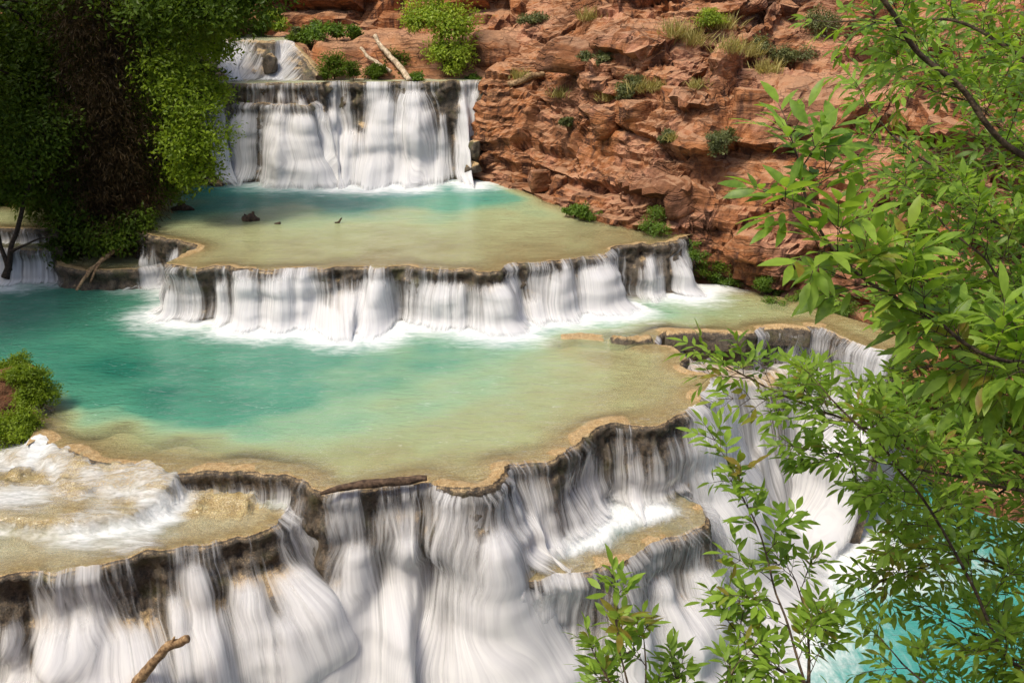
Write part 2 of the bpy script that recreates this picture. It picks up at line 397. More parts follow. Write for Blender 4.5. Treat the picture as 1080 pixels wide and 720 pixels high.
def lip_curve(rows, z, ds=0.08, rough=0.07, seed=1):
    """rows of (px, py, flow, slope) along a lip, left to right as seen -> dict of arrays"""
    rows = np.asarray(rows, float)
    zz = np.full(len(rows), z) if np.isscalar(z) else np.asarray(z, float)
    P = at(rows[:, 0], rows[:, 1], zz)
    Q, s = resample(np.concatenate([P[:, :2], rows[:, 2:], zz[:, None]], 1), ds)
    xy = Q[:, :2].copy(); n = normals2(xy, 0.45 / ds)
    wig = rough * (1.2 * n1(s, 0.9, seed) + 0.7 * n1(s, 3.1, seed + 5) + .35 * n1(s, 8.0, seed + 6))
    xy += n * wig[:, None]
    flow = np.clip(Q[:, 2] + 0.22 * n1(s, 0.8, seed + 9), 0, 1)
    return dict(xy=xy, n=n, s=s, flow=flow, slope=Q[:, 3], z=Q[:, -1], seed=seed, rim=0.075 * (1 - flow) - 0.035 + 0.05 * n1(s, 1.5, seed + 3), px=np.interp(s, np.linspace(0, s[-1], len(rows)), rows[:, 0]))
def face_off(L, zb, drop, mounds):
    """outward offset of the rock face, for each lip point and drop below the lip"""
    s = L['s'][:, None]; H = (L['z'] - zb)[:, None]; t = drop / H
    o = L['slope'][:, None] * drop * (0.55 + 0.45 * t)
    o = o + 0.10 * sstep(0, 0.12, drop) - 0.14 * sstep(0.12, 0.5, drop) * (1 - L['slope'][:, None]).clip(0, 1)
    big = 1.0 * fbm(np.stack(np.broadcast_arrays(s * 0.55, drop * 0.85, 0 * s + L['seed']), -1), 3, L['seed'])
    o = o + 0.28 * big * sstep(0.1, 1.2, drop)
    for (s0, d0, w_, amp) in mounds:
        k_ = np.exp(-np.abs((s - s0) / (w_ * (0.8 + 0.22 * np.maximum(drop - d0, 0)))) ** 2.6)
        o = o + amp * k_ * (0.75 * sstep(d0 - 0.12, d0 + 0.30 + 0.25 * amp, drop) + 0.25 * sstep(d0, d0 + 2.0, drop))
    return o
def lumps(L, per_m, dmax, seed, amp=(.14, .42)):
    """small irregular bulges all over a face"""
    r_ = np.random.default_rng(seed); n = int(L['s'][-1] * per_m)
    return [(r_.uniform(0, L['s'][-1]), r_.uniform(.12, 1) ** 1.2 * dmax, r_.uniform(.16, .42), r_.uniform(*amp)) for _ in range(n)]
def mound_mask(L, drop, mounds):
    s = L['s'][:, None]; m = np.zeros(drop.shape)
    for (s0, d0, w_, amp) in mounds:
        if amp > .14: m = np.maximum(m, np.exp(-np.abs((s - s0) / (w_ * (0.7 + 0.24 * np.maximum(drop - d0, 0)))) ** 2.6) * sstep(d0 - .15, d0 + .15, drop))
    return m
def s_at(L, px, z=None):
    """arc length of the lip point that lies under photo column px"""
    q = L['xy']; dep = q[:, 1] * CP - (L['z'] - CAM[2]) * SP
    col = 540 + F * q[:, 0] / dep
    return L['s'][np.abs(col - px).argmin()]
def rock_face(name, L, zb, rows=70, mounds=(), mat=None, tongue=0.5, relief=1.0):
    s, xy, n = L['s'], L['xy'], L['n']
    H = (L['z'] - zb)
    t = np.concatenate([[0.0], np.linspace(0, 1, rows)[1:] ** 1.25])
    drop = H[:, None] * t[None]
    o = face_off(L, zb, drop, mounds)
    rib = 0.055 * vn(np.stack(np.broadcast_arrays(s[:, None] * 5.0, drop * 0.9, 0 * drop + 2), -1), L['seed'] + 20) + 0.03 * vn(np.stack(np.broadcast_arrays(s[:, None] * 12.0, drop * 2.2, 0 * drop + 2), -1), L['seed'] + 21)
    o = o + rib * sstep(0.02, 0.25, drop)
    p3 = np.stack([xy[:, None, 0] + n[:, None, 0] * o, xy[:, None, 1] + n[:, None, 1] * o, (L['z'] + L['rim'])[:, None] - drop], -1)
    f1, f2, cid = worley(p3 * np.array((1.7, 1.7, 1.3)), 40 + L['seed'])
    dsp = relief * 0.20 * (cid - 0.5) * sstep(0, 0.2, f2 - f1) + 0.06 * fbm(p3 * 4.0, 3, 50)
    dsp = dsp * sstep(0.05, 0.4, drop)
    p3[..., :2] += n[:, None] * dsp[..., None]
    inner = np.concatenate([xy - n * tongue, (L['z'] - 0.3)[:, None]], 1)[:, None]      # a tongue back under the bed
    p3 = np.concatenate([inner, p3], 1)
    m, r = p3.shape[:2]
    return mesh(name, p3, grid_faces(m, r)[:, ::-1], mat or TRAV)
def curtain(name, L, zb, parent, rows=46, mounds=(), lift=0.07, seed=0, grow=0.25, f0=0.0, flare=0.5, mat=None, lo=0.0, hi=1.0, puff=0.07, start=0.0):
    """one sheet of falling water that hugs the face, standing lift in front of it"""
    a, b = int(lo * (len(L['s']) - 1)), int(hi * (len(L['s']) - 1)) + 1
    K = {k: (v[a:b] if isinstance(v, np.ndarray) else v) for k, v in L.items()}
    s, xy, n = K['s'], K['xy'], K['n']
    H = K['z'] + 0.012 - zb
    t = np.concatenate([[0.0], np.linspace(0, 1, rows)[1:] ** 1.15])
    drop = H[:, None] * t[None]
    o = face_off(K, zb - 0.012, drop, mounds)
    # the face's small lumps smoothed away, strands standing out of it
    o = gsm(o, 2.0)
    roll = sstep(0, 0.25, drop)
    if len(mounds): o = o + .12 * mound_mask(K, drop + .12, mounds)
    o = o + (lift + 0.02) * roll + puff * sstep(0.1, 0.9, drop) * (0.6 + vn(np.stack(np.broadcast_arrays(s[:, None] * 1.6, drop * 0.12, 0 * drop + seed), -1), 60 + seed) + 0.45 * vn(np.stack(np.broadcast_arrays(s[:, None] * 4.5, drop * 0.15, 0 * drop + seed), -1), 61 + seed))
    o = o + flare * np.clip((t[None] - 0.80) / 0.20, 0, 1) ** 2.2 * (1 + 0.5 * n1(s, 1.2, seed + 4))[:, None]
    z = (K['z'] + 0.012)[:, None] - drop
    z = z + 0.05 * np.clip((t[None] - 0.9) / 0.1, 0, 1)
    p3 = np.stack([xy[:, None, 0] + n[:, None, 0] * o, xy[:, None, 1] + n[:, None, 1] * o, z], -1)
    path = np.concatenate([np.zeros((len(s), 1)), np.cumsum(np.linalg.norm(np.diff(p3, axis=1), axis=2), 1)], 1)
    fl = K['flow'][:, None] + f0 - 0.44 * np.clip(.72 + .9 * n1(s, 1.1, seed + 8), .12, 1.25)[:, None] * (1 - sstep(0, min(1.3, .45 * float(H.mean())), drop)) + grow * sstep(.15, .9, t[None])
    fl = fl * sstep(start, start + 0.35, t[None] + 0 * drop) if start > 0 else fl
    fl = fl * (1 - .8 * sstep(.90, 1.0, t))[None]
    if len(mounds): fl = fl + .55 * mound_mask(K, drop, mounds) - .16 * sstep(.4, 1.3, drop)
    fl = np.where(K['flow'][:, None] < 0.06, K['flow'][:, None] * 0, fl)
    edge = np.minimum(np.arange(len(s)), np.arange(len(s))[::-1]) * 0.08
    fl = np.clip(fl, 0, 1.15) * sstep(0, 0.4, edge)[:, None]
    uv = np.stack([np.broadcast_to(s[:, None] + seed * 3.3, path.shape).copy(), path + seed * 1.7], -1)
    uo = .14 * fbm(np.stack(np.broadcast_arrays(s[:, None] * .7, drop * .7, 0 * drop + seed), -1), 2, 66)
    for (s0, d0, w_, amp) in mounds:
        dd = np.maximum(drop - d0, 0); k_ = np.exp(-((s[:, None] - s0) / (w_ * 1.7)) ** 2) * sstep(d0 - .3, d0 + .3, drop)
        uo = uo + k_ * (s0 - s[:, None]) * (1 - 1 / (1 + 1.1 * dd))
    uv[..., 0] += uo * min(1.0, float(H.mean()) / 5.0)
    m, r = p3.shape[:2]
    return mesh(name, p3, grid_faces(m, r)[:, ::-1], mat or FALL, parent, uv=uv.reshape(-1, 2), attrs={'flow': fl.ravel()})
def feet(L, zb, mounds=(), flare=.3):
    """the line where a fall meets the water below"""
    H = (L['z'] - zb)[:, None]
    o = gsm(face_off(L, zb, H, mounds)[:, 0], 3) + flare
    return dict(L, xy=L['xy'] + L['n'] * o[:, None])
def waterfall(name, L, zb, label, mounds=(), layers=((0.05, 0, 0.0), (0.16, 3, -0.12)), group=None, **kw):
    c = L['xy'].mean(0)
    root = thing(name, (float(c[0]), float(c[1]), float(zb)), label, 'waterfall', group)
    for k, (lift, seed, f0) in enumerate(layers):
        curtain('water_sheet' if k == 0 else 'water_veil', L, zb, root, mounds=mounds, lift=lift, seed=seed + L['seed'], f0=f0, **kw)
    return root
def field(ctrl, z, pts, power=2.6):
    """scattered (px, py, value) at level z -> smooth value at plan points"""
    c = np.asarray(ctrl, float); q = at(c[:, 0], c[:, 1], z)[:, :2]
    d = ((pts[:, None] - q[None]) ** 2).sum(-1) + 0.25
    wgt = d ** (-power / 2 - 0.4); return (wgt * c[None, :, 2]).sum(1) / wgt.sum(1)
def pool(loop, lips, z, depth_ctrl, mat, spacing=0.2, foam=None, shore=0.5, bed_noise=0.05, wave=0.012):
    """bed and water of one basin from its boundary loop; lips: curves with a rim"""
    v, f = cdt(loop, spacing)
    dep = np.maximum(field(depth_ctrl, z, v), 0.03) + bed_noise * fbm(v * 1.4, 4, 71)
    db, _ = pdist(v, np.asarray(loop)[:, :2])
    dep = dep * sstep(-0.05, 1.3, db) + 0.02
    bed = z - np.maximum(dep, 0.02)
    for L in lips:
        d, i = pdist(v, L['xy']); k = sstep(shore * (1 + .45 * fbm(v * .8, 3, 77)), 0.0, d)
        bed = bed * (1 - k) + (L['z'] + L['rim'])[i] * k
    fo = foam(v) if foam is not None else np.zeros(len(v))
    mesh('river_bed', np.concatenate([v, bed[:, None]], 1), f, BED)['kind'] = 'structure'
    zz = z + wave * fbm(v * 1.2, 3, 72) * sstep(0.2, 1, db) + 0.07 * np.clip(fo - 0.3, 0, 1) * (0.5 + fbm(v * 2.2, 3, 73)) * sstep(0.1, .5, db)
    o = mesh('water', np.concatenate([v, zz[:, None]], 1), f, mat, attrs={'depth': np.maximum(z - bed, 0.0), 'foam': fo})
    o['kind'] = 'structure'
    return v
def px_loop(rows, z): return at(np.array([r[0] for r in rows], float), np.array([r[1] for r in rows], float), z)[:, :2]

# ------------------------------------------------------------------ lips of the terraces (px, py, flow, slope), left to right
M = lip_curve([(45,462,.0,.1),(70,476,.05,.1),(95,486,.3,.1),(125,490,.35,.1),(150,492,.55,.1),(185,498,.5,.1),(230,496,.45,.1),(270,497,.55,.1),(300,498,.5,.1),(320,505,.7,.15),
    (340,516,.35,.12),(365,517,.75,.1),(400,514,.55,.08),(425,511,.7,.1),(450,508,.75,.12),(475,517,.85,.2),(500,521,.9,.3),(525,509,.9,.35),(537,491,.85,.3),(548,487,.75,.3),(570,485,.8,.25),
    (585,482,.6,.2),(607,467,.75,.2),(622,458,.7,.15),(638,449,.45,.1),(660,447,.55,.1),(690,446,.35,.1),(712,434,.45,.25),(725,428,.85,.45),(737,425,.95,.5),(738,416,.9,.5),(750,405,.9,.45),(744,395,.6,.5),
    (722,391,.4,.4),(712,383,.3,.3),(720,376,.3,.3),(708,367,.2,.3),(690,363,.2,.3)], Z_MID, 0.07, 0.08, 1)
M['rim'] += 0.16 * np.exp(-((M['s'] - s_at(M, 500)) / 0.9) ** 2)
Lf = lip_curve([(-110,622,.6,.15),(-60,612,.6,.15),(-10,606,.5,.15),(4,605,.36,.08),(22,603,.36,.08),(42,602,.7,.2),(90,598,.75,.2),(125,592,.65,.15),(150,583,.5,.12),(200,574,.48,.08),(240,567,.42,.05),(272,560,.5,.08),(292,549,.75,.15),(303,534,.95,.18),
    (322,522,.95,.15),(345,510,.8,.2)], Z_LEFT, 0.07, 0.07, 2)
Rl = lip_curve([(512,556,1,.2),(520,588,1,.25),(536,610,.9,.2),(552,611,.72,.1),(580,606,.78,.1),(620,600,.72,.1),(655,592,.82,.1),(692,572,.75,.1),(728,560,.72,.15),(746,547,.6,.3),(741,533,.8,.4),(718,521,.8,.4),(702,506,.7,.4)], Z_SHELF, 0.07, 0.06, 3)
D = lip_curve([(686,362,.95,.15),(694,355,.95,.15),(701,351,.1,.1),(745,350,.02,.05),(786,352,.02,.05),(795,350,.9,.3),(803,345,.75,.25),(840,344,.7,.25),(868,346,.9,.3),(888,354,.9,.35),(912,364,.95,.35),(950,372,.9,.3)], Z_MID, 0.08, 0.06, 4)
MF = lip_curve([(138,243,.0,0.06),(150,244,.25,0.06),(168,249,.35,0.06),(200,256,.5,0.06),(207,261,.4,0.06),(196,268,.55,0.11),(176,276,.7,0.11),(184,280,.8,0.08),(205,281,.7,.06),(217,281,.45,0.06),(235,280,.75,0.08),(243,281,.5,0.08),(255,283,.72,0.11),(320,283,.7,0.11),
    (345,282,.6,0.05),(385,279,.5,0.06),(397,283,.95,0.22),(420,279,.7,0.14),(440,282,.65,0.11),(480,283,.6,0.11),(520,285,.72,0.14),(532,279,.85,0.19),(545,276,.55,0.11),(575,275,.68,0.11),(612,271,.75,0.14),(640,267,.85,0.19),(650,260,.35,0.17),
    (672,258,.03,0.03),(688,257,.40,0.03),(703,257,.25,0.06),(710,255,.8,0.17),(716,253,1.,0.22),(726,249,.9,0.22)], Z_UP, 0.08, 0.08, 5)
UF = lip_curve([(196,92,.6,.1),(222,89,.7,.1),(240,88,.45,.1),(290,88,.45,.1),(335,87,.5,.15),(342,86,.6,.15),(352,86,.95,.15),(368,86,.95,.18),(378,86,.62,.15),(388,86,1,.18),(408,86,1,.15),(416,86,.6,.12),(424,86,.9,.1),(444,86,.85,.1),(455,86,.75,.1),(468,86,.34,.1),(480,86,.38,.1),(487,86,.95,.15),(497,85,1,.2),(506,86,.3,.1),(514,87,.0,.05)], Z_TOP, 0.10, 0.17, 6)
UG = lip_curve([(226,96,.3,.1),(237,105,.8,.12),(252,108,.85,.12),(275,109,.72,.1),(300,110,.8,.12),(322,110,.95,.18),(334,108,.8,.2),(342,102,.8,.2)], 5.40, 0.10, 0.16, 11)
_ut = [(205,52,.7,1.2),(228,43,.9,1.3),(255,41,1,1.3),(274,42,.75,1.2),(286,44,.15,.8),(296,43,.9,1.2),(306,44,.95,1.2),(318,54,.8,1.1),(328,66,.6,1.0),(336,78,.3,.8)]
_yy = np.array([49, 50, 50.5, 50.3, 49.6, 50.2, 50, 49.3, 48.6, 48.0])
UT = lip_curve(_ut, at_y(np.array([r[0] for r in _ut], float), np.array([r[1] for r in _ut], float), _yy)[:, 2], 0.10, 0.08, 7)
Bk = lip_curve([(58,272,.0,.1),(62,281,.05,.1),(80,285,.03,.1),(108,286,.03,.05),(140,284,.1,.1),(148,282,.85,.35),(164,279,.9,.4),(180,276,.8,.3)], 0.75, 0.08, 0.05, 8)
Fl = lip_curve([(-70,268,.4,.2),(-20,262,.5,.2),(5,262,.9,.3),(30,262,.45,.2),(48,262,.6,.2),(66,260,.3,.2)], 1.3, 0.1, 0.1, 9)
Gl = lip_curve([(-70,240,.3,.1),(0,239,.6,.1),(45,240,.35,.1),(62,240,.2,.1)], 1.9, 0.1, 0.1, 10)

def frac(L, px, first=True):
    q = L['xy']; dep = q[:, 1] * CP - (L['z'] - CAM[2]) * SP; c = 540 + F * q[:, 0] / dep
    hit = np.where(np.diff(np.sign(c - px)) != 0)[0]
    if not len(hit): return 0.0 if px < c[0] else 1.0
    return hit[0 if first else -1] / (len(c) - 1)
def mound(L, px, d, w_, amp): return (L['s'][int(frac(L, px) * (len(L['s']) - 1))], d, w_, amp)

mM = [mound(M, 346, 2.35, .5, 1.5), mound(M, 412, 2.5, .45, 1.6), mound(M, 455, 3.3, .5, 1.2), mound(M, 378, 1.4, .35, .4), mound(M, 430, 1.2, .4, .3)]
mL = [mound(Lf, 176, 1.0, .30, .7), mound(Lf, 215, 1.35, .45, 1.0), mound(Lf, 250, .95, .35, .8), mound(Lf, 288, 1.0, .5, 1.3), mound(Lf, 322, 1.7, .6, .7), mound(Lf, 130, 1.5, .8, 1.4), mound(Lf, 60, 1.3, .6, 1.0), mound(Lf, 95, 2.2, .6, .8), mound(Lf, 20, 2.0, .6, .9)]
mR = [mound(Rl, 525, .6, .5, .25), mound(Rl, 600, 2.4, .6, .6), mound(Rl, 655, 1.6, .5, .5), mound(Rl, 715, 1.8, .6, .7)]
mF = [mound(MF, 372, .85, .85, 1.3), mound(MF, 348, 1.25, .6, 1.1), mound(MF, 400, .45, .45, .5), mound(MF, 470, .5, .7, .3), mound(MF, 522, .4, .6, .6), mound(MF, 262, .3, .4, .3), mound(MF, 295, .25, .5, .3), mound(MF, 560, 1.3, .5, .4), mound(MF, 590, .25, .5, .3), mound(MF, 628, .35, .7, .5)]
mU = [mound(UF, 345, 1.3, .7, .8), mound(UF, 408, .9, .6, .5), mound(UF, 436, .45, .7, .6), mound(UF, 372, 2.2, .8, .9), mound(UF, 352, 3.0, .6, .8), mound(UF, 400, 3.1, .9, .9), mound(UF, 432, 3.5, .7, .6), mound(UF, 440, 1.1, .4, .5), mound(UF, 494, 1.3, .35, .6), mound(UF, 484, 2.6, .35, .8), mound(UF, 465, 3.4, .4, .4)]
mG = [mound(UG, 255, .6, .7, .25), mound(UG, 318, .5, .5, .5), mound(UG, 334, 1.2, .5, .8), mound(UG, 290, 1.0, .5, .3), mound(UG, 322, 2.4, .5, .5)]

mM += lumps(M, .9, 4.6, 401); mL += lumps(Lf, 1.0, 3.8, 402); mR += lumps(Rl, .9, 3.2, 403); mU += lumps(UF, 1.3, 3.8, 405, (.2, .6)); mG += lumps(UG, 1.0, 3.0, 406, (.15, .5)); mF += lumps(MF, 1.0, 1.3, 404, (.12, .34))
mD = lumps(D, .8, 4.5, 407)
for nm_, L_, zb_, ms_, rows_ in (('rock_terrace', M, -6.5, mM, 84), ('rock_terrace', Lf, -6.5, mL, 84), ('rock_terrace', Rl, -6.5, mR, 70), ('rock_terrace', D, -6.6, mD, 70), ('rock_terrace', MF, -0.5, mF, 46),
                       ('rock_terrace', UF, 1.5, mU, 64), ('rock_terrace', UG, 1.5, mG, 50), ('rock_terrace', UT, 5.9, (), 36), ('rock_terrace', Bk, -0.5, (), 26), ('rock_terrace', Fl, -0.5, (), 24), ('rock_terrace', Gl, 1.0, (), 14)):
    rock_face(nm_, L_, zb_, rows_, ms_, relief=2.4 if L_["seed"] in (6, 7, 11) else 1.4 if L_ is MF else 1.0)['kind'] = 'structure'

def part(L, a, b, af=True, bf=True): return dict(lo=frac(L, a, af), hi=frac(L, b, bf))
TWO = ((0.07, 0, 0.0), (0.19, 3, -0.12)); THREE = ((0.09, 0, 0.0), (0.21, 3, -0.08), (0.33, 6, -0.18))
G1 = 'waterfalls of the front terrace'
waterfall('waterfall', M, -0.86, 'low trickling step of water over the tan rim above the small front left pool', layers=TWO[:1], lo=frac(M, 85), hi=frac(M, 318), flare=.2, puff=.03)
waterfall('waterfall', M, Z_LOW, 'tall thin streaming fall under the dark driftwood log', mM, THREE, grow=.42, lo=frac(M, 312), hi=frac(M, 533), flare=.7)
waterfall('waterfall', M, Z_SHELF, 'white fall pouring from the tan rim onto the middle front ledge', mM, TWO, lo=frac(M, 520), hi=frac(M, 714), flare=.6, grow=.45)
waterfall('waterfall', M, Z_LOW, 'sloping white fall fanning off the outer corner of the turquoise pool', (), THREE, lo=frac(M, 704), hi=frac(M, 746, False) , flare=.8, grow=.3)
waterfall('waterfall', M, -1.2, 'short white spill beside the gap at the far corner of the turquoise pool', (), TWO[:1], lo=frac(M, 746, False), hi=1.0, flare=.3)
waterfall('waterfall', Lf, Z_LOW, 'broad foaming fall below the small front left pool', mL, THREE, grow=.50, flare=.7)
waterfall('waterfall', Rl, Z_LOW, 'streaked fall dropping from the curved tan ledge into the cyan pool', mR, THREE, grow=.38, flare=.8)
waterfall('waterfall', D, -6.15, 'white falls spilling past the dark block at the far right rim beside the cliff', mD, THREE, flare=.8, grow=.5, lo=frac(D, 792), hi=1.0)
waterfall('waterfall', D, -1.0, 'narrow white spill through the gap left of the long flat brown block', mD, TWO[:1], flare=.3, grow=.3, lo=0.0, hi=frac(D, 703))
waterfall('waterfall', MF, -0.02, 'wide silky fall between the beige upper pool and the turquoise pool', mF, TWO, grow=.26, flare=.45)
waterfall('waterfall', UF, Z_UP - .02, 'highest wide white waterfall at the back of the canyon', mU, TWO, grow=.34, flare=.5)
waterfall('waterfall', UG, Z_UP - .02, 'left bulging apron of the highest waterfall below a second low lip', mG, TWO, grow=-.26, flare=.4)
waterfall('waterfall', UT, Z_TOP - .05, 'white cascade stepping down above the highest waterfall', (), TWO, grow=.2, flare=.5)
waterfall('waterfall', Bk, -0.02, 'short veil of water beside the square brown block under the dark tree', (), TWO[:1], grow=.2, flare=.5)
waterfall('waterfall', Fl, -0.02, 'dim small fall behind the thin dark trunks on the shaded left bank', (), TWO[:1], grow=.2, flare=.5)
waterfall('waterfall', Gl, 1.25, 'thin dim spill on the shaded left bank above another small fall', (), TWO[:1], grow=.2, flare=.3)

# ------------------------------------------------------------------ basins
def foam_near(lines, amp=1.0, far=2.2):
    """foam from the feet of falls: (curve, reach out of the face, weight, fraction range)"""
    def fn(v):
        out = np.zeros(len(v))
        for L, reach, wt, lo, hi, fmin in lines:
            n_ = len(L['s']); a, b = int(lo * (n_ - 1)), int(hi * (n_ - 1)) + 1
            xy = L['xy'][a:b] + L['n'][a:b] * reach; d, i = pdist(v, xy)
            fl = gsm(L['flow'][a:b], 5)[np.minimum(i, b - a - 1)]
            out = np.maximum(out, wt * np.clip(fl * 1.15 + fmin, 0, 1) * np.exp(-(d / far) ** 1.3))
        return out
    return fn
# turquoise middle pool
mid_loop = np.concatenate([M['xy'], D['xy'][2:], px_loop([(960, 362), (930, 345), (880, 330), (850, 318), (800, 308), (760, 300)], Z_MID), MF['xy'][::-1], np.array([(-17.5, 39.0), (-22, 39.0), (-25, 36), (-24, 31), (-18, 28.6), (-14.5, 26.6), (-12.9, 24.6), (-12.6, 23.0)])])
mid_loop = resample(mid_loop, 0.1, True, False)[0][:-1]
md = [(60,330,1.3),(30,300,1.5),(150,345,1.5),(120,390,1.9),(60,360,1.6),(170,420,1.95),(240,430,1.6),(100,425,1.5),(200,360,1.3),(300,375,1.35),(300,420,1.2),(380,400,.95),(330,450,.85),(450,380,1.05),(430,430,.62),(520,360,1.15),(500,400,.62),(560,345,1.2),(580,385,.4),(620,400,.3),(540,440,.34),(470,465,.34),
      (640,425,.2),(680,400,.16),(600,450,.2),(700,425,.12),(650,380,.16),(600,362,.2),(640,340,1.0),(690,330,.85),(740,325,.5),(720,340,.4),(790,325,.3),(830,330,.22),(860,335,.2),(760,340,.25),(680,350,.25),(700,312,.8),(650,352,.12),
      (250,478,.16),(330,482,.2),(190,466,.12),(130,452,.09),(170,432,1.6),(215,444,1.3),(262,458,.95),(320,466,.6),(110,436,.9),(225,466,.25),(100,460,.2),(80,470,.08),(200,480,.15),(300,488,.12),(400,485,.22),(460,490,.15),(120,475,.12),(70,440,.3)]
FT = feet(MF, 0, mF, .35)
ffm = foam_near([(FT, 0, 1.15, frac(MF, 150), 1, .15), (feet(Bk, 0), 0, .8, .6, 1, 0), (feet(Fl, 0), 0, .7, 0, 1, 0)], far=1.15)
pool(mid_loop, [M, D], Z_MID, md, POOL, 0.17, ffm, shore=1.0)
# beige upper pool
up_loop = np.concatenate([MF['xy'], px_loop([(734, 246), (718, 246), (700, 243), (655, 234), (610, 223), (570, 208), (540, 197), (515, 188)], Z_UP), UF['xy'][::-1], px_loop([(196, 194), (176, 205), (160, 222), (136, 238)], Z_UP)])
up_loop = resample(up_loop, 0.12, True, False)[0][:-1]
ud = [(250,200,1.7),(330,198,1.8),(420,200,1.8),(480,198,1.7),(520,199,1.5),(548,206,1.2),(500,208,1.3),(572,216,.5),(250,212,1.3),(380,214,1.4),(470,215,1.1),(200,215,.9),(300,224,.5),(420,226,.5),(520,228,.4),(250,240,.32),(400,245,.25),(560,240,.25),(620,245,.14),(300,265,.2),(480,262,.16),(560,262,.12),(660,248,.08),(200,250,.25),(240,272,.14),(400,275,.12)]
ffu = foam_near([(feet(UF, Z_UP, mU, .4), 0, 1.15, frac(UF, 335), 1, .1), (feet(UG, Z_UP, mG, .3), 0, .6, 0, 1, 0)], far=1.4)
pool(up_loop, [MF], Z_UP, ud, UPOOL, 0.24, ffu)
# middle front ledge
i0, i1 = int(frac(M, 512) * (len(M['s']) - 1)), int(frac(M, 722) * (len(M['s']) - 1))
r_loop = resample(np.concatenate([Rl['xy'], M['xy'][i0:i1][::-1]]), 0.09, True, False)[0][:-1]
def ffr(v):
    f_ = foam_near([(M, .6, .95, frac(M, 520), frac(M, 740), .5)], far=1.1)(v)
    d, _ = pdist(v, Rl['xy']); return f_ * sstep(0.3, 1.2, d) + .16 + .12 * fbm(v * 1.3, 3, 95)
pool(r_loop, [Rl], Z_SHELF, [(560, 560, .2), (650, 540, .25), (600, 590, .06), (700, 555, .05)], LPOOL, 0.12, ffr, wave=0.03, shore=.9)
# brown block under the tree
b_loop = np.concatenate([Bk['xy'], at(np.array([190., 170, 120, 70, 55]), np.array([262., 256, 250, 255, 264]), .75)[:, :2]])
pool(resample(b_loop, .12, True, False)[0][:-1], [Bk], .75, [(100, 275, .15), (150, 268, .3), (170, 262, .3)], UPOOL, .2, foam_near([(MF, .4, .8, 0, frac(MF, 184), 0)], far=.8))
for L_, back in ((Fl, 3.0), (Gl, 3.5)):
    lp = np.concatenate([L_['xy'], (L_['xy'][::-1] + np.array((0, back)))])
    pool(resample(lp, .15, True, False)[0][:-1], [L_], float(L_['z'][0]), [(0, 250, .3), (40, 250, .3)], UPOOL, .3)
# shelves at the front left, between the rim and the lip below it
kl = at(np.array([-110., 0, 60, 100, 140, 185, 196, 192]), np.array([548., 548, 550, 548, 541, 523, 510, 496]), -.45)[:, :2]
kl = resample(kl, .08)[0]
j1 = int(frac(M, 345) * (len(M['s']) - 1))
s_loop = np.concatenate([Lf['xy'], M['xy'][:j1][::-1] + np.array((0, .05)), at(np.array([20., -110]), np.array([455., 470]), -.3)[:, :2]])
s_loop = resample(s_loop, .08, True, False)[0][:-1]
v, f = cdt(s_loop, .085)
ks = np.concatenate([kl, kl[-1:] + np.array(((0., 3.),)), np.array(((-16., 26.),))])
sg = np.where(inside(v, ks), 1, -1); dk, _ = pdist(v, kl)
zs = np.where(True, -1.0 + .52 * sstep(-.10, .10, sg * dk + .06 * fbm(v * 2, 3, 80)), 0)
w1, w2, wc = worley(np.concatenate([v * np.array((1.1, 1.8)), v[:, :1] * 0], 1), 81)
stone = (sg > 0) * sstep(0, 1, dk)
zs = zs + .24 * stone * (wc - .35) * sstep(0, .25, w2 - w1) + .05 * fbm(v * 2.2, 4, 82) + .02 * fbm(v * 8, 2, 83)
dM, iM = pdist(v, M['xy'][:j1]); zs = zs + .30 * np.exp(-(dM / .5) ** 2) * (M['px'][iM] < 330)
st2 = (M['px'][iM] < 325) * sstep(.12, -.12, dM - .85 - .35 * fbm(v * .9, 2, 86)); zs = zs + .17 * st2
dL, iL = pdist(v, Lf['xy']); kk = sstep(.8, 0, dL)
zs = zs * (1 - kk) + (Lf['z'] + Lf['rim'])[iL] * kk
mesh('river_bed', np.concatenate([v, zs[:, None]], 1), f, BED)['kind'] = 'structure'
wl = np.maximum(zs + .018, -.80 + .40 * sstep(-.16, .16, sg * dk + .06 * fbm(v * 2, 3, 80)) + .015 * fbm(v * 2.5, 3, 84) + .14 * np.exp(-(dM / .35) ** 2))
fo = .24 * np.exp(-((np.where(sg < 0, dk, 9)) / .4) ** 2) + .27 * np.exp(-(np.maximum(dM - .2, 0) / .6) ** 2) + .14 + .26 * fbm(v * .7, 3, 85) - .5 * np.exp(-((v - at(240., 545., -.8)[:2]) ** 2).sum(1) / 1.2)
fo = fo + .22 * np.exp(-((dM - .95 - .35 * fbm(v * .9, 2, 86)) / .22) ** 2)
fo = np.maximum(fo, .62 * np.exp(-((v - at(15., 535., -.7)[:2]) ** 2 * np.array((.35, 1.6))).sum(1)))
o = mesh('water', np.concatenate([v, wl[:, None]], 1), f, mat_pool('thin running water', [(0, (.62, .57, .40)), (.3, (.48, .52, .36)), (1, (.28, .45, .34))], 1.2, 2.0, foam_dir=(.7, 2.6, 1)), attrs={'depth': np.maximum(wl - zs, 0), 'foam': np.clip(fo, 0, 1.1)})
o['kind'] = 'structure'
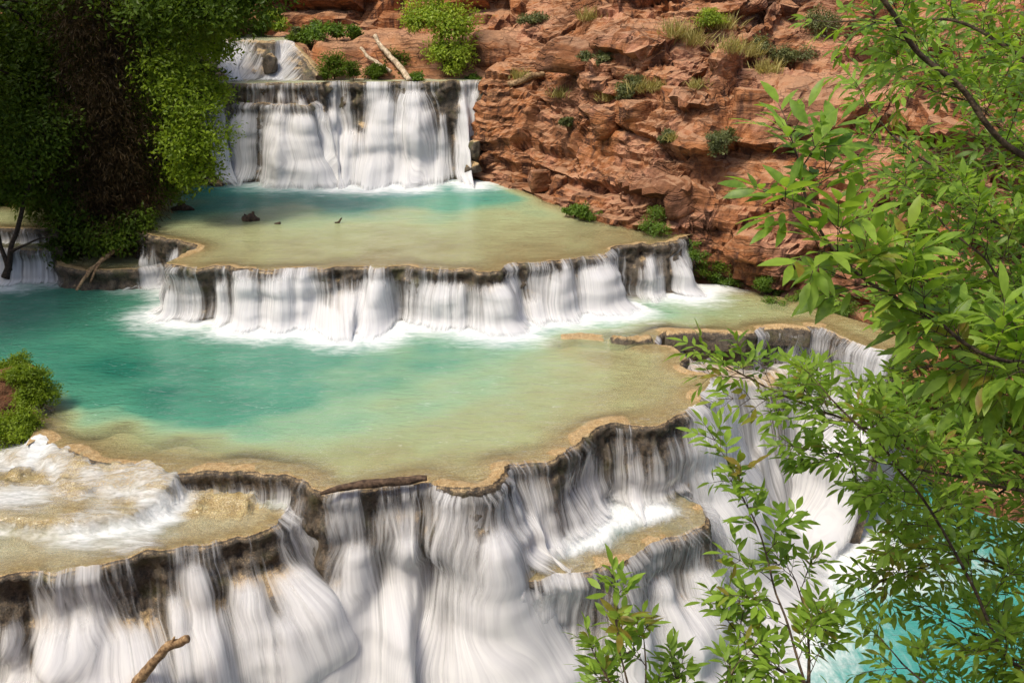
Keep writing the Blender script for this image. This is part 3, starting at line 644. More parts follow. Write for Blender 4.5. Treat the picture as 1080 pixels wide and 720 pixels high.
# outlet chute behind the outer corner
gx, gy = np.meshgrid(np.arange(3.6, 16.5, .1), np.arange(21.5, 32.2, .1), indexing='ij')
P2 = np.stack([gx, gy], -1)
q = (gx - 6.5) * .45 + (30 - gy) * .9 + .5 * fbm(P2 * .6, 3, 90)
zc = -.62 - 1.0 * sstep(4.5, 9, gx) - 5.2 * sstep(.5, 2.9, q) + .16 * fbm(P2 * 1.3, 4, 91)
mesh('rock_terrace', np.concatenate([P2, zc[..., None]], -1), grid_faces(*gx.shape), TRAV)['kind'] = 'structure'
zw = zc + .14 + .05 * vn(P2 * 3, 92)
gq = np.clip(np.gradient(-zc, axis=0) ** 2 + np.gradient(-zc, axis=1) ** 2, 0, 1) ** .5
rt = thing('waterfall', (9, 29, -6), 'white rapids rushing down the chute behind the leafy branches', 'waterfall')
uvq = np.stack([(gx * .9 + gy * .45) + .5 * fbm(P2 * .45, 2, 97), (gx * .45 - gy * .9)], -1)
mesh('water_sheet', np.concatenate([P2, zw[..., None]], -1), grid_faces(*gx.shape), FALL, rt, uv=uvq.reshape(-1, 2), attrs={'flow': np.clip(.62 + .5 * sstep(.6, 2.5, q) + .15 * fbm(P2, 2, 93), 0, 1.1).ravel()})
# the lowest water
lo_loop = resample(np.array([(-34, 24), (-34, 4), (40, 4), (40, 30), (26, 34), (14, 33.5), (3, 31), (1, 22.6), (-4, 22.4), (-14, 22.6)]), .4, True, False)[0][:-1]
ffl = foam_near([(Rl, 1.0, 1.1, 0, 1, .35), (feet(D, -6.2, mD, .5), 0, 1.0, frac(D, 800), 1, .2), (M, 2.9, 1.0, frac(M, 704), frac(M, 746, False), .4), (Lf, 1.7, 1.1, 0, 1, .4), (M, 1.6, 1.1, frac(M, 312), frac(M, 506), .4)], far=1.9)
def ffl2(v):
    c_ = np.array((8.8, 27.6)); d = np.sqrt((((v - c_) * np.array((.7, 1.0))) ** 2).sum(1))
    return .14 + .16 * fbm(v * np.array((.25, .5)), 3, 96) + np.maximum(.9 * ffl(v), .85 * np.exp(-(d / 2.0) ** 2))
pool(lo_loop, [], Z_LOW, [(600, 900, 1.8), (950, 600, 1.9), (900, 700, 1.7), (1050, 560, 1.9), (800, 650, 1.4), (200, 900, 1.6)], LPOOL, .26, ffl2, wave=.05)
# ------------------------------------------------------------------ canyon walls
def canyon_wall(name, base, profs, ds=0.12, rows=120, seed=100, amp=1.0, mat=None):
    """base: rows of x, y, z0 (river on the right hand of travel); profs: one list of (setback, height) per base row"""
    base = np.asarray(base, float); k = len(profs[0])
    pr = np.asarray(profs, float)
    Q, s = resample(np.concatenate([base, pr.reshape(len(base), -1)], 1), ds)
    xy, z0 = Q[:, :2], Q[:, 2]; pq = Q[:, 3:].reshape(len(Q), k, 2)
    n = normals2(xy, 1.6 / ds)
    # along-wall variation of the profile
    var = 1 + 0.14 * n1(s, 0.35, seed, 3)[:, None]
    hs = 1 + 0.06 * n1(s, 0.5, seed + 3, 3)[:, None]
    tt = np.linspace(0, 1, rows)
    B = np.zeros((len(s), rows)); H = B.copy()
    L = np.concatenate([np.zeros((len(s), 1)), np.cumsum(np.hypot(np.diff(pq[..., 0], axis=1), np.diff(pq[..., 1], axis=1)), 1)], 1)
    for i in range(len(s)):
        B[i] = np.interp(tt, L[i] / L[i, -1], pq[i, :, 0]); H[i] = np.interp(tt, L[i] / L[i, -1], pq[i, :, 1])
    B = B * var; H = np.where(H > 0, H * hs, H)
    p = np.stack([xy[:, None, 0] - n[:, None, 0] * B, xy[:, None, 1] - n[:, None, 1] * B, z0[:, None] + H], -1)
    def nrm(p):
        a = np.gradient(p, axis=0); b = np.gradient(p, axis=1); c = np.cross(a, b)
        return c / np.maximum(np.linalg.norm(c, axis=2, keepdims=True), 1e-9)
    N = nrm(p)
    if (N[..., :2] * n[:, None]).sum() < 0: N = -N
    wq = p + 0.22 * np.stack([fbm(p * 0.6, 2, seed + 60), fbm(p * 0.6, 2, seed + 61), 0 * p[..., 0]], -1)
    def cells(scale, sd_, off, tilt, crack, cw):
        f1, f2, cid, rel = worley(wq * np.array(scale), sd_, True)
        c2 = _h((cid * 99991).astype(int), (cid * 77).astype(int), (cid * 0).astype(int), 5) - .5; c3 = _h((cid * 99991).astype(int), (cid * 55).astype(int), (cid * 0).astype(int), 9) - .5
        return off * (cid - .5) + tilt * (rel[..., 0] * c2 + rel[..., 1] * c3 + rel[..., 2] * (c2 * 1.2 - .35)) - crack * sstep(cw, 0, f2 - f1)
    d = cells((.22, .22, .46), seed + 1, .95, .45, .28, .03)
    msk = sstep(-.1, .35, fbm(p * .35, 2, seed + 70))
    d = d + msk * cells((.7, .7, 1.9), seed + 5, .24, .22, .10, .05)
    d = d + sstep(-.1, .3, fbm(p * .5, 2, seed + 72)) * cells((2.4, 2.4, 5.0), seed + 9, .09, .08, .03, .06)
    zz = p[..., 2] + .22 * fbm(p * .3, 3, seed + 62)
    lay = vn(np.stack([zz * 0 + 3, zz * 0 + 1, np.floor(zz * 1.9) * 1.7 + .5], -1), seed + 63)
    d = d + 0.55 * lay * sstep(-.3, .3, fbm(p * np.array((.2, .2, .2)), 2, seed + 71))
    d = d + 0.22 * fbm(p * .5, 3, seed + 64) + 0.08 * fbm(p * np.array((1.8, 1.8, 3.6)), 4, seed + 65) + .03 * fbm(p * 9, 2, seed + 66)
    d = d * sstep(-2, .3, H) * amp
    p = p + N * d[..., None]
    o = mesh(name, p, grid_faces(len(s), rows), mat or CLIFF, smooth=False)
    o['kind'] = 'structure'
    return p
def wp(px, py, z): q = at(px, py, z); return (q[0], q[1], z)
P0 = [(0,-2),(0,0),(.3,2.0),(.6,2.6),(1.0,4.2),(1.6,4.4),(2.4,4.9),(3.0,6.0),(4.5,7.6),(8,12),(10,18)]
PV = [(0,-2),(0,0),(.1,2.0),(.2,2.6),(.4,4.0),(.6,4.3),(1.0,4.6),(2.2,5.2),(4.5,7),(8,12),(10,18)]
P520 = [(0,-2),(0,0),(.4,1.7),(.9,2.2),(1.4,3.8),(2.4,4.1),(3.2,4.6),(3.8,6.0),(5.3,7.6),(9,12),(11,18)]
P570 = [(0,-2),(0,0),(.5,1.3),(1.4,2.2),(2.0,3.6),(2.6,4.3),(2.7,5.3),(3.0,6.4),(6,7.4),(9,11),(11,17)]
P650 = [(0,-2),(0,0),(.3,1.2),(1.1,2.0),(1.7,3.4),(2.3,4.0),(3.1,4.4),(3.5,5.4),(6.5,6.3),(10,9),(13,16)]
P700 = [(0,-2),(0,0),(.1,1.6),(.9,2.6),(1.3,3.0),(1.6,4.5),(2.8,4.8),(8.0,5.5),(9.5,6.6),(14,9.2),(17,16)]
P740 = [(0,-2),(0,0),(.2,2.4),(.8,4.2),(1.4,4.8),(1.8,6.5),(3.0,6.8),(8,7.4),(9.5,8.4),(14,11),(17,17)]
P820 = [(0,-2),(0,0),(.4,2.4),(1.0,4.2),(1.5,4.8),(2.1,6.6),(3.2,7),(8,7.6),(10,8.6),(14,11.5),(17,18)]
PR = [(0,-2),(0,0),(.4,5),(1,9),(1.5,10),(2,12),(3,13),(8,13.8),(10,15),(14,18),(17,24)]
wall_base = [(4.5, 61, 6.5), (-.6, 55, 5.5), (-1.7, 50, 1.9), wp(508, 186, 1.9), wp(530, 193, 1.9), wp(568, 208, 1.9), wp(606, 222, 1.9), wp(652, 234, 1.9), wp(696, 245, 1.9), wp(724, 258, 1.5), wp(744, 297, 0), wp(800, 309, 0), wp(850, 318, 0), wp(905, 338, -.3), (15.5, 30.5, -4), (22, 26, -6.2), (30, 18, -6.2), (36, 6, -6.2)]
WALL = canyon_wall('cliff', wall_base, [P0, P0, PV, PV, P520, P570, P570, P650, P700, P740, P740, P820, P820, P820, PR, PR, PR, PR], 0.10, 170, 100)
PB = [(0,-3),(0,0),(.7,1.2),(.9,2.6),(2.0,3.2),(2.4,6),(4,7),(4.5,11),(7,13),(8,19),(12,22)]
canyon_wall('cliff', [(-46, 2, 3), (-46, 26, 3), (-41, 44, 4), (-31, 53, 6.5), (-21, 56, 7.4), (-13, 55, 7.7), (-7, 53.6, 7.8), (-2, 53, 7.8), (3, 54, 8), (12, 56, 9)], [PB] * 10, 0.30, 80, 200, 1.3)

# ------------------------------------------------------------------ banks
def rough(p, a=.18, seed=210): return a * fbm(p * .55, 4, seed) + a * .35 * fbm(p * 2.6, 3, seed + 9)
gx, gy = np.meshgrid(np.arange(-48, -8.4, .22), np.arange(15, 62, .22), indexing='ij')
g = np.stack([gx.ravel(), gy.ravel()], -1)
def dist_out(poly): d, _ = pdist(g, poly); return np.where(inside(g, poly), -d, d)
dm, du, dsh = dist_out(mid_loop), dist_out(up_loop), dist_out(s_loop)
db_ = dist_out(np.asarray(b_loop))
z = -.45 + .75 * sstep(0, .9, dm) + .16 * np.maximum(dm - .6, 0)
z = np.where(g[:, 1] < 24, np.minimum(z, -.5 + 1.1 * sstep(-.3, 1.2, -12.9 - g[:, 0])), z)
far_ = sstep(43.0, 45.2, g[:, 1]) * sstep(-14.2, -15.4, g[:, 0]) + sstep(-13.6, -15.4, g[:, 0]) * sstep(39.8, 41.2, g[:, 1]) * sstep(-17.0, -15.6, g[:, 0])
far_ = np.clip(far_, 0, 1)
ch = sstep(35.5, 36.8, g[:, 1])
zch = np.where(g[:, 1] < 39.6, .55, 1.25)
z = z * (1 - ch) + ch * zch
isl = np.exp(-(((g - np.array((-16.2, 39.4))) * np.array((.55, .75))) ** 2).sum(1) ** 1.5)
z = np.maximum(z, isl * 1.9 - .3)
z = z * (1 - far_) + (2.9 + .12 * np.maximum(g[:, 1] - 45, 0)) * far_
z = z + .5 * np.maximum(-24 - g[:, 0], 0) * .35
z = z + rough(g)
z = np.where(np.minimum(dm, np.minimum(du, dsh)) < -.05, np.minimum(z, -1.0), z)
z = np.where((db_ < -.1), np.minimum(z, .3), z)
z = np.where((du > 0) & (du < .5) & (g[:, 1] > 40), np.maximum(z, 1.75 + du), z)
z = np.where((g[:, 0] > -12.7) & (g[:, 1] < 25), -1.6, z)
z = np.where((g[:, 1] > 46.6) & (g[:, 0] > -14.6), -2, z)
z = np.where((g[:, 1] < 22.2) & (g[:, 0] > -13.4), -7, z)
mesh('ground', np.concatenate([g, z[:, None]], 1), grid_faces(*gx.shape), SOIL)['kind'] = 'structure'
# terrace behind the highest fall
t_loop = np.concatenate([UF['xy'] - UF['n'] * .45, np.array([(-.5, 50), (3, 51), (7, 57), (6, 62), (-30, 63), (-36, 55), (-30, 48), (-17, 47)])])
t_loop = resample(t_loop, .3, True, False)[0][:-1]
v, f = cdt(t_loop, .2)
utx = UT['xy']; du_, iu = pdist(v, utx)
back = sstep(0, .3, v[:, 1] - np.interp(v[:, 0], utx[:, 0], utx[:, 1], left=48.0, right=99) - .1)
bank = sstep(-10.6, -9.6, v[:, 0]) * (1.75 * sstep(48.3, 50.8, v[:, 1] + .4 * fbm(v * .5, 2, 220)) + .10 * np.maximum(v[:, 1] - 51, 0))
zt = 6.09 + np.maximum(bank, np.where(v[:, 0] < -9.6, 1.55 * back * sstep(-9.6, -10.2, v[:, 0]), 0)) + sstep(-15.0, -16.5, v[:, 0]) * 2.2 + .28 * fbm(v * .7, 4, 221) * sstep(47.6, 49, v[:, 1])
mesh('ground', np.concatenate([v, zt[:, None]], 1), f, CLIFF)['kind'] = 'structure'
for loop_, zz in ((np.concatenate([UF['xy'], np.array([(-1.6, 49.0), (-9.4, 49.4), (-10, 51), (-15.5, 51), (-16, 48.2)])]), 6.25), (np.concatenate([utx[:int(len(utx) * .66)], utx[:int(len(utx) * .66)][::-1] + np.array((-.4, 3.5))]), float(np.median(UT['z'])) - .02)):
    lp = resample(loop_, .2, True, False)[0][:-1]; vv, ff = cdt(lp, .3)
    mesh('water', np.concatenate([vv, np.full((len(vv), 1), zz)], 1), ff, UPOOL, attrs={'depth': np.full(len(vv), .3), 'foam': np.full(len(vv), .25)})['kind'] = 'structure'
# the bank the photographer stands on, and far ground to the horizon
gx, gy = np.meshgrid(np.arange(-40, 44, .5), np.arange(-14, 16, .5), indexing='ij'); g2 = np.stack([gx, gy], -1)
zb = np.minimum(10.4 + .15 * np.maximum(-gy, 0), 10.9 - 1.2 * np.maximum(gy - .2, 0)); zb = np.maximum(zb + .3 * fbm(g2 * .5, 3, 230), -7.5)
mesh('ground', np.concatenate([g2, zb[..., None]], -1), grid_faces(*gx.shape), SOIL)['kind'] = 'structure'
mesh('ground', [(-900, -900, -9), (900, -900, -9), (900, 900, -9), (-900, 900, -9)], [(0, 1, 2, 3)], SOIL)['kind'] = 'structure'

_wp = WALL.reshape(-1, 3); _rel = _wp - CAM; _dep = _rel[:, 1] * CP - _rel[:, 2] * SP
_wx = 540 + F * _rel[:, 0] / _dep; _wy = 360 - F * (_rel[:, 1] * SP + _rel[:, 2] * CP) / _dep
def on_wall(px, py, Y=None):
    """the point of the cliff's surface seen at a photo pixel"""
    k = np.where((np.abs(_wx - px) < 5) & (np.abs(_wy - py) < 5) & (_dep > 5))[0]
    if not len(k): return tuple(at_y(px, py, Y))
    near = _dep[k].min(); k = k[_dep[k] < near + .5]; return tuple(_wp[k].mean(0))
# ------------------------------------------------------------------ loose rocks
import bmesh
_b = bmesh.new(); bmesh.ops.create_icosphere(_b, subdivisions=5, radius=1); _b.verts.ensure_lookup_table()
ICO = np.array([v.co[:] for v in _b.verts]); ICOF = np.array([[v.index for v in f.verts] for f in _b.faces]); _b.free()
def boulder(c, size, seed, label, mat=None, name='boulder', rot=0.0, cat='boulder', group=None, crush=11):
    r_ = np.random.default_rng(seed)
    nn = r_.normal(size=(crush, 3)); nn[:, 2] *= .8; nn /= np.linalg.norm(nn, axis=1, keepdims=True); hh = r_.uniform(.62, .98, crush)
    ax = np.array([(1,0,0),(-1,0,0),(0,1,0),(0,-1,0),(0,0,1),(0,0,-1)], float) + r_.normal(0, .14, (6, 3)); ax /= np.linalg.norm(ax, axis=1, keepdims=True)
    nn = np.concatenate([nn, ax]); hh = np.concatenate([hh, r_.uniform(.72, .85, 6)])
    dd = np.maximum(ICO @ nn.T, 1e-3); rr = (hh[None] / dd); k = -14
    rad = np.log(np.exp(k * np.minimum(rr, 3)).sum(1)) / k
    p = ICO * np.minimum(rad, 1.25)[:, None]
    p = p * (1 + .05 * fbm(ICO * 2.2 + seed, 4, seed) + .02 * fbm(ICO * 9 + seed, 2, seed))[:, None] * np.asarray(size)
    lay = .035 * max(size) * vn(np.stack([p[:, 2] * 0, p[:, 2] * 0, p[:, 2] * 4 / max(size[2], .3)], -1), seed); p[:, :2] *= (1 + lay / max(size))[:, None]
    ca, sa = math.cos(rot), math.sin(rot); p = np.stack([p[:, 0] * ca - p[:, 1] * sa, p[:, 0] * sa + p[:, 1] * ca, p[:, 2]], -1)
    o = mesh(name, p, ICOF, mat or CLIFF, loc=None); o.location = c
    return tag(o, label, cat, group)
def bo(px, py, Y, size, seed, label, rot=0., **k): boulder(tuple(at_y(px, py, Y)), size, seed, label, rot=rot, **k)
bo(622, 214, 41.0, (1.25, .8, .55), 1, 'low pinkish boulder at the water edge of the beige upper pool', .2)
bo(607, 58, 45.6, (2.0, 1.5, .95), 2, 'huge overhanging red block jutting out above the middle of the cliff', .3)
bo(640, 128, 41.6, (.9, .8, .85), 3, 'square red block below a ledge in the middle of the cliff', .5)
bo(672, 122, 40.4, (.85, .8, .8), 4, 'dark stained square block left of the widest dark block on the cliff ledge', .2)
bo(722, 112, 39.8, (1.25, .9, .85), 5, 'wide dark stained block under the pale layered ledge', .1)
bo(566, 190, 43.6, (.55, .5, .55), 6, 'dark brown rock standing at the cliff foot by the far pool', .4)
bo(590, 196, 43.0, (.6, .5, .6), 7, 'reddish brown rock next to the dark rock at the cliff foot', .9)
bo(520, 168, 46.9, (.9, .6, .5), 8, 'pink stepped block beside the right edge of the highest waterfall', .1)
bo(534, 186, 46.2, (.6, .5, .32), 9, 'small flat pink rock at the shore right of the highest waterfall', .6)
bo(700, 48, 48.5, (.8, .6, .45), 10, 'grey brown rock lying on the slope under the leaning dead log', .6)
bo(745, 45, 47.6, (.9, .6, .4), 11, 'flat brown rock among dry grass near the top of the slope', .2)
bo(660, 40, 49.0, (.9, .7, .6), 12, 'rounded dark boulder behind the overhanging block', .2)
bo(800, 112, 38.5, (1.4, .9, .8), 13, 'big red block in the cliff ledge half behind the hanging leaves', .0)
bo(720, 205, 37.4, (1.1, .8, 1.0), 14, 'bulging red rock low in the cliff above the small corner fall', .3)
bo(790, 262, 35.6, (1.2, .8, .8), 15, 'rounded red rock above the mossy foot of the cliff', .1)
bo(515, 240, 0, (.1, .1, .1), 16, '') if False else None
bo(522, 62, 49.6, (1.5, 1.3, 1.35), 24, 'rounded red rock bulging out right of the yellow green young tree', .2)
bo(500, 158, 46.2, (.34, .4, .55), 21, 'mossy step of rock beside the right stream of the highest waterfall', .2, mat=TRAV)
bo(498, 177, 45.9, (.45, .4, .35), 22, 'lowest mossy rock where the right stream meets the far pool', .5, mat=TRAV)
bo(424, 187, 46.6, (.34, .3, .28), 23, 'small wet rock in the foam at the foot of the highest waterfall', .5, mat=TRAV)
bo(285, 68, 48.5, (.42, .5, .62), 17, 'mossy brown rock parting the cascade above the highest waterfall', .2, mat=TRAV)
bo(8, 412, 25.6, (1.0, .9, .75), 18, 'red earth boulder half buried beside the bushes at the left edge', .2, mat=SOIL)
# brown blocks at the far right rim and the small ledge
def slab(rows, z, h, label, seed, back=.6):
    """a low block whose front edge is traced on the water level"""
    q = at(np.array([r[0] for r in rows], float), np.array([r[1] for r in rows], float), z)[:, :2]
    lp = np.concatenate([q, q[::-1] + np.array((0, back))]); lp = resample(lp, .07, True, False)[0][:-1]
    v, f = cdt(lp, .07); d, _ = pdist(v, lp)
    top = z + h * sstep(0, .12, d) * (1 + .35 * fbm(v * 2.5, 3, seed)) - .04
    n_ = len(lp); low = np.concatenate([lp, np.full((n_, 1), z - .6)], 1)
    V = np.concatenate([np.concatenate([v, top[:, None]], 1), low]); i = np.arange(n_); j = (i + 1) % n_
    side = np.stack([i, i + len(v), j + len(v), j], -1)
    Fc = [tuple(int(x) for x in t) for t in f] + [tuple(int(x) for x in t) for t in side]
    o = mesh('rock_ledge', V, Fc, TRAV); c = V.mean(0); 
    for vv in o.data.vertices: vv.co -= Vector(c)
    o.location = c
    return tag(o, label, 'rock ledge')
slab([(644, 362), (660, 364), (690, 361)], 0, .22, 'small brown ledge breaking the water left of the far right gap', 1, .5)
slab([(590, 359), (615, 358), (640, 361)], 0, .06, 'low tan ledge barely above the water left of the small brown ledge', 2, .7)
slab([(702, 353), (745, 352), (788, 354)], 0, .10, 'long flat brown block on the far right rim', 3, .45)
slab([(806, 347), (830, 347), (856, 349)], 0, .09, 'dark block on the far right rim beside the cliff', 4, .5)
# ------------------------------------------------------------------ leaves
def unit(a): return a / np.maximum(np.linalg.norm(a, axis=-1, keepdims=True), 1e-9)
T_LEAFLET = np.array([(0, 0, 0), (.22, 0, .02), (.5, 0, .03), (.78, 0, .015), (1, 0, -.03), (.22, .36, .06), (.5, .5, .10), (.78, .30, .07), (.22, -.36, .06), (.5, -.5, .10), (.78, -.30, .07)])
F_LEAFLET = [(0, 1, 5), (1, 2, 6, 5), (2, 3, 7, 6), (3, 4, 7), (0, 8, 1), (1, 8, 9, 2), (2, 9, 10, 3), (3, 10, 4)]
T_SMALL = np.array([(0, 0, 0), (.45, .5, .06), (1, 0, -.04), (.45, -.5, .06)]); F_SMALL = [(0, 1, 2), (0, 2, 3)]
def leaves(o, d, up, ln, wd, tmpl, tint, droop=0.15):
    """N leaves: origin, direction, up vector, length, width -> verts, face index array source"""
    d = unit(d); sd_ = unit(np.cross(d, up)); nn = np.cross(sd_, d)
    a = tmpl[None, :, 0] * ln[:, None]; b = tmpl[None, :, 1] * wd[:, None]; c = tmpl[None, :, 2] * wd[:, None] - droop * (tmpl[None, :, 0] ** 2) * ln[:, None]
    V = o[:, None] + a[..., None] * d[:, None] + b[..., None] * sd_[:, None] + c[..., None] * nn[:, None]
    return V.reshape(-1, 3), np.repeat(tint, len(tmpl))
def leaf_object(name, V, tint, tmpl, faces, mat, parent):
    k = len(tmpl); N = len(V) // k
    tri = np.array([f for f in faces if len(f) == 3]); quad = [f for f in faces if len(f) == 4]
    if quad:                                                        # split quads so one index array holds all
        tri = np.concatenate([tri, np.array([(q[0], q[1], q[2]) for q in quad]), np.array([(q[0], q[2], q[3]) for q in quad])])
    Fa = (np.arange(N)[:, None, None] * k + tri[None]).reshape(-1, 3)
    return mesh(name, V, Fa, mat, parent, attrs={'tint': tint}, smooth=bool(quad))
def ball(n): q = rng.normal(size=(n, 3)); return unit(q) * rng.uniform(0, 1, (n, 1)) ** (1 / 2.4)
def spread_leaves(lobes, size, aspect=.5, upbias=.6, spread=.45, hang=0.0):
    """lobes: (centre, radii, clumps, leaves per clump, tint) -> leaf arrays, clump points"""
    O, D, U, LN, TI, CP_ = [], [], [], [], [], []
    for c, r, nc, nl, ti in lobes:
        c = np.asarray(c, float); r = np.broadcast_to(np.asarray(r, float), (3,))
        q = ball(nc); cl = c + q * r; CP_.append(cl)
        o = np.repeat(cl, nl, 0) + rng.normal(size=(nc * nl, 3)) * spread * np.array((1, 1, .65)) * min(1, r.min())
        d = unit(o - np.repeat(cl, nl, 0)) + rng.normal(size=o.shape) * .7; d[:, 2] -= hang
        u = rng.normal(size=o.shape) * (1 - upbias) * .7 + unit(o - c) * .75; u[:, 2] += upbias
        O.append(o); D.append(d); U.append(u); LN.append(size * rng.uniform(.65, 1.35, len(o)))
        TI.append(np.clip(ti + np.repeat(rng.normal(0, .22, nc), nl) + rng.normal(0, .12, len(o)), 0, 1))
    O, D, U, LN, TI = map(np.concatenate, (O, D, U, LN, TI))
    V, T = leaves(O, D, U, LN, LN * aspect, T_SMALL, TI)
    return V, T, CP_
def bendy(a, b, n=7, wob=.08, seed=0):
    a, b = np.asarray(a, float), np.asarray(b, float); t = np.linspace(0, 1, n)[:, None]; L = np.linalg.norm(b - a)
    r_ = np.random.default_rng(seed); k = r_.normal(size=(1, 3)) * wob * L; k2 = r_.normal(size=(1, 3)) * wob * L * .6
    return a + (b - a) * t + k * np.sin(np.pi * t) + k2 * np.sin(2 * np.pi * t)
def tree(name, label, cat, trunks, lobes, size, leafmat, bark, group=None, aspect=.5, spread=.45, hang=0.0, limb_r=.06, crown='crown', upbias=.6):
    """trunks: list of (path, r0, r1); every lobe is reached by a limb with twigs"""
    b0 = np.asarray(trunks[0][0][0], float)
    root = thing(name, tuple(b0), label, cat, group)
    mb = MB(); tips = []
    for path, r0, r1 in trunks:
        p = np.asarray(path, float); p = resample(np.concatenate([p, ], 1), max(.1, r0), False)[0] if False else p
        t = np.linspace(0, 1, 24); q = np.stack([np.interp(t, np.linspace(0, 1, len(p)), p[:, k]) for k in range(3)], -1)
        q = gsm(q, 1.5); q[0] = p[0]; q += .5 * r0 * fbm(q * .9, 2, 5)[:, None] * np.array((1, .7, 0))
        mb.tube(q, np.linspace(r0, r1, 24) * (1 + .8 * np.exp(-t * 14)), 9, .12, 3); tips.append(q)
    V, T, cl = spread_leaves(lobes, size, aspect, upbias, spread, hang)
    lb = mb; allq = np.concatenate(tips)
    for (c, r, *_), pts in zip(lobes, cl):
        c = np.asarray(c, float); dd = np.linalg.norm(allq - c, axis=1) + np.maximum(allq[:, 2] - c[2] + .3, 0) * 1.5
        a = allq[dd.argmin()]
        path = bendy(a, c, 8, .07, int(abs(c[0] * 97)) + 1); lb.tube(path, np.linspace(limb_r, limb_r * .45, 8), 6)
        for p in pts[::max(1, len(pts) // 14)]:
            k = rng.integers(4, 8); lb.tube(bendy(path[k], p, 5, .08, int(abs(p[0] * 991))), np.linspace(limb_r * .4, limb_r * .1, 5), 4)
    mb.build('trunk', bark, root)
    leaf_object(crown, V, T, T_SMALL, F_SMALL, leafmat, root)
    return root
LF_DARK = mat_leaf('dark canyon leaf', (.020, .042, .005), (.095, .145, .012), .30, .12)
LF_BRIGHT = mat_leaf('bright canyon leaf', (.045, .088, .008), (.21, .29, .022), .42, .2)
LF_YELL = mat_leaf('yellow green leaf', (.13, .22, .02), (.36, .44, .05), .42)
LF_DEAD = mat_leaf('dead vine leaf', (.020, .014, .007), (.062, .040, .018), .2, .08)
LF_MOSS = mat_leaf('moss and cress leaf', (.035, .075, .008), (.13, .22, .02), .35)
LF_GREY = mat_leaf('grey green desert leaf', (.05, .065, .025), (.15, .17, .06), .3)
LF_ASH = mat_leaf('ash leaf', (.048, .116, .013), (.265, .395, .050), .48, .35, warm=(.22, .13, .03))
GRASS = mat_leaf('dry yellow grass', (.17, .14, .05), (.40, .36, .13), .35, .2)
BK_DARK = mat_bark('dark bark', (.018, .013, .010), (.065, .045, .032))
BK_TWIG = mat_bark('twig bark', (.05, .035, .024), (.14, .095, .06), 40)
WOOD_PALE = mat_bark('bleached wood', (.30, .22, .14), (.62, .50, .36), 8)
WOOD_BROWN = mat_bark('wet driftwood', (.035, .022, .015), (.13, .085, .055), 9)
WOOD_TAN = mat_bark('tan broken branch', (.12, .07, .035), (.42, .28, .15), 10)

# ------------------------------------------------------------------ the shaded left bank
def L_(px, py, Y): return tuple(at_y(px, py, Y))
tree('vine_draped_tree', 'tall dark tree with dead brown vines round its trunk on the left bank', 'tree',
     [([L_(112, 262, 38.6), L_(112, 150, 38.8), L_(118, 40, 39), L_(125, -70, 39)], .42, .22), ([L_(112, 60, 39), L_(150, 5, 38.5), L_(200, -60, 38)], .15, .07)],
     [(L_(108, 60, 38.6), (1.5, 1.2, 2.2), 90, 60, .35), (L_(112, 130, 38.4), (1.7, 1.3, 2.0), 100, 60, .35), (L_(120, 195, 38.2), (1.75, 1.3, 1.5), 100, 60, .4), (L_(125, 240, 37.8), (1.5, 1.1, .7), 40, 50, .5), (L_(100, 5, 38.6), (1.7, 1.3, 1.6), 60, 50, .3)],
     .25, LF_DEAD, BK_DARK, crown='dead_vines', aspect=.15, spread=.4, hang=1.0, upbias=.1)
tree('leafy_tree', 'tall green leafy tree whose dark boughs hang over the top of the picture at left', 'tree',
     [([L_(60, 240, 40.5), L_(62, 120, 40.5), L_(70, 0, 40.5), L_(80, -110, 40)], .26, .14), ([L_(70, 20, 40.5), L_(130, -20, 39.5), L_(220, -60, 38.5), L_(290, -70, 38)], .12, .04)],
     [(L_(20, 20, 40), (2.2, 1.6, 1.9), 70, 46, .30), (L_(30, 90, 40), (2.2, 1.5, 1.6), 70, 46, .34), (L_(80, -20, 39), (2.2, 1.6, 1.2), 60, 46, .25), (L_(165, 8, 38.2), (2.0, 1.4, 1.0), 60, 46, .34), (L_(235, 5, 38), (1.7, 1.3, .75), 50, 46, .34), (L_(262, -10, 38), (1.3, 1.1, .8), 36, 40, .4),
      (L_(205, -40, 38.4), (2.4, 1.5, 1.2), 60, 40, .25), (L_(25, 150, 39.5), (2.2, 1.4, 1.4), 60, 46, .28), (L_(-40, 60, 39.5), (2.2, 1.4, 3), 70, 46, .3), ((-20.6, 33.0, 10.6), (2.6, 2.4, 1.8), 170, 60, .3), ((-21.5, 29.5, 10), (2.8, 2.6, 1.8), 170, 60, .3), ((-19.6, 35.4, 12.6), (2.4, 2.0, 1.5), 80, 44, .3), ((-22.5, 32, 8), (2.6, 2.6, 1.8), 150, 60, .3)],  # lobes in plain coordinates lie out of view, added to shade the left pool
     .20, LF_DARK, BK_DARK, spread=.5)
tree('leafy_tree', 'bright green leafy tree hanging over the far pool beside the vine draped trunk', 'tree',
     [([L_(160, 215, 41.6), L_(165, 150, 41.4), L_(175, 70, 41), L_(180, 20, 41)], .14, .06)],
     [(L_(182, 75, 38.6), (1.6, 1.1, 1.0), 60, 44, .50), (L_(208, 110, 37.8), (1.1, 1.0, .9), 40, 34, .52), (L_(195, 150, 37.6), (1.2, 1.0, .8), 44, 34, .5), (L_(218, 140, 37.6), (.8, .8, .8), 26, 34, .7), (L_(205, 180, 38), (1.1, .9, .6), 40, 40, .55), (L_(175, 190, 40.2), (1.0, .9, .8), 40, 44, .35), (L_(165, 130, 40.8), (1.3, 1.1, 1.2), 50, 44, .35), (L_(222, 95, 40.2), (.7, .7, .5), 26, 36, .7), (L_(228, 45, 40), (1.0, .9, .6), 34, 36, .5), (L_(195, 30, 40.4), (1.5, 1.0, .9), 50, 40, .45)],
     .165, LF_BRIGHT, BK_DARK, spread=.36)
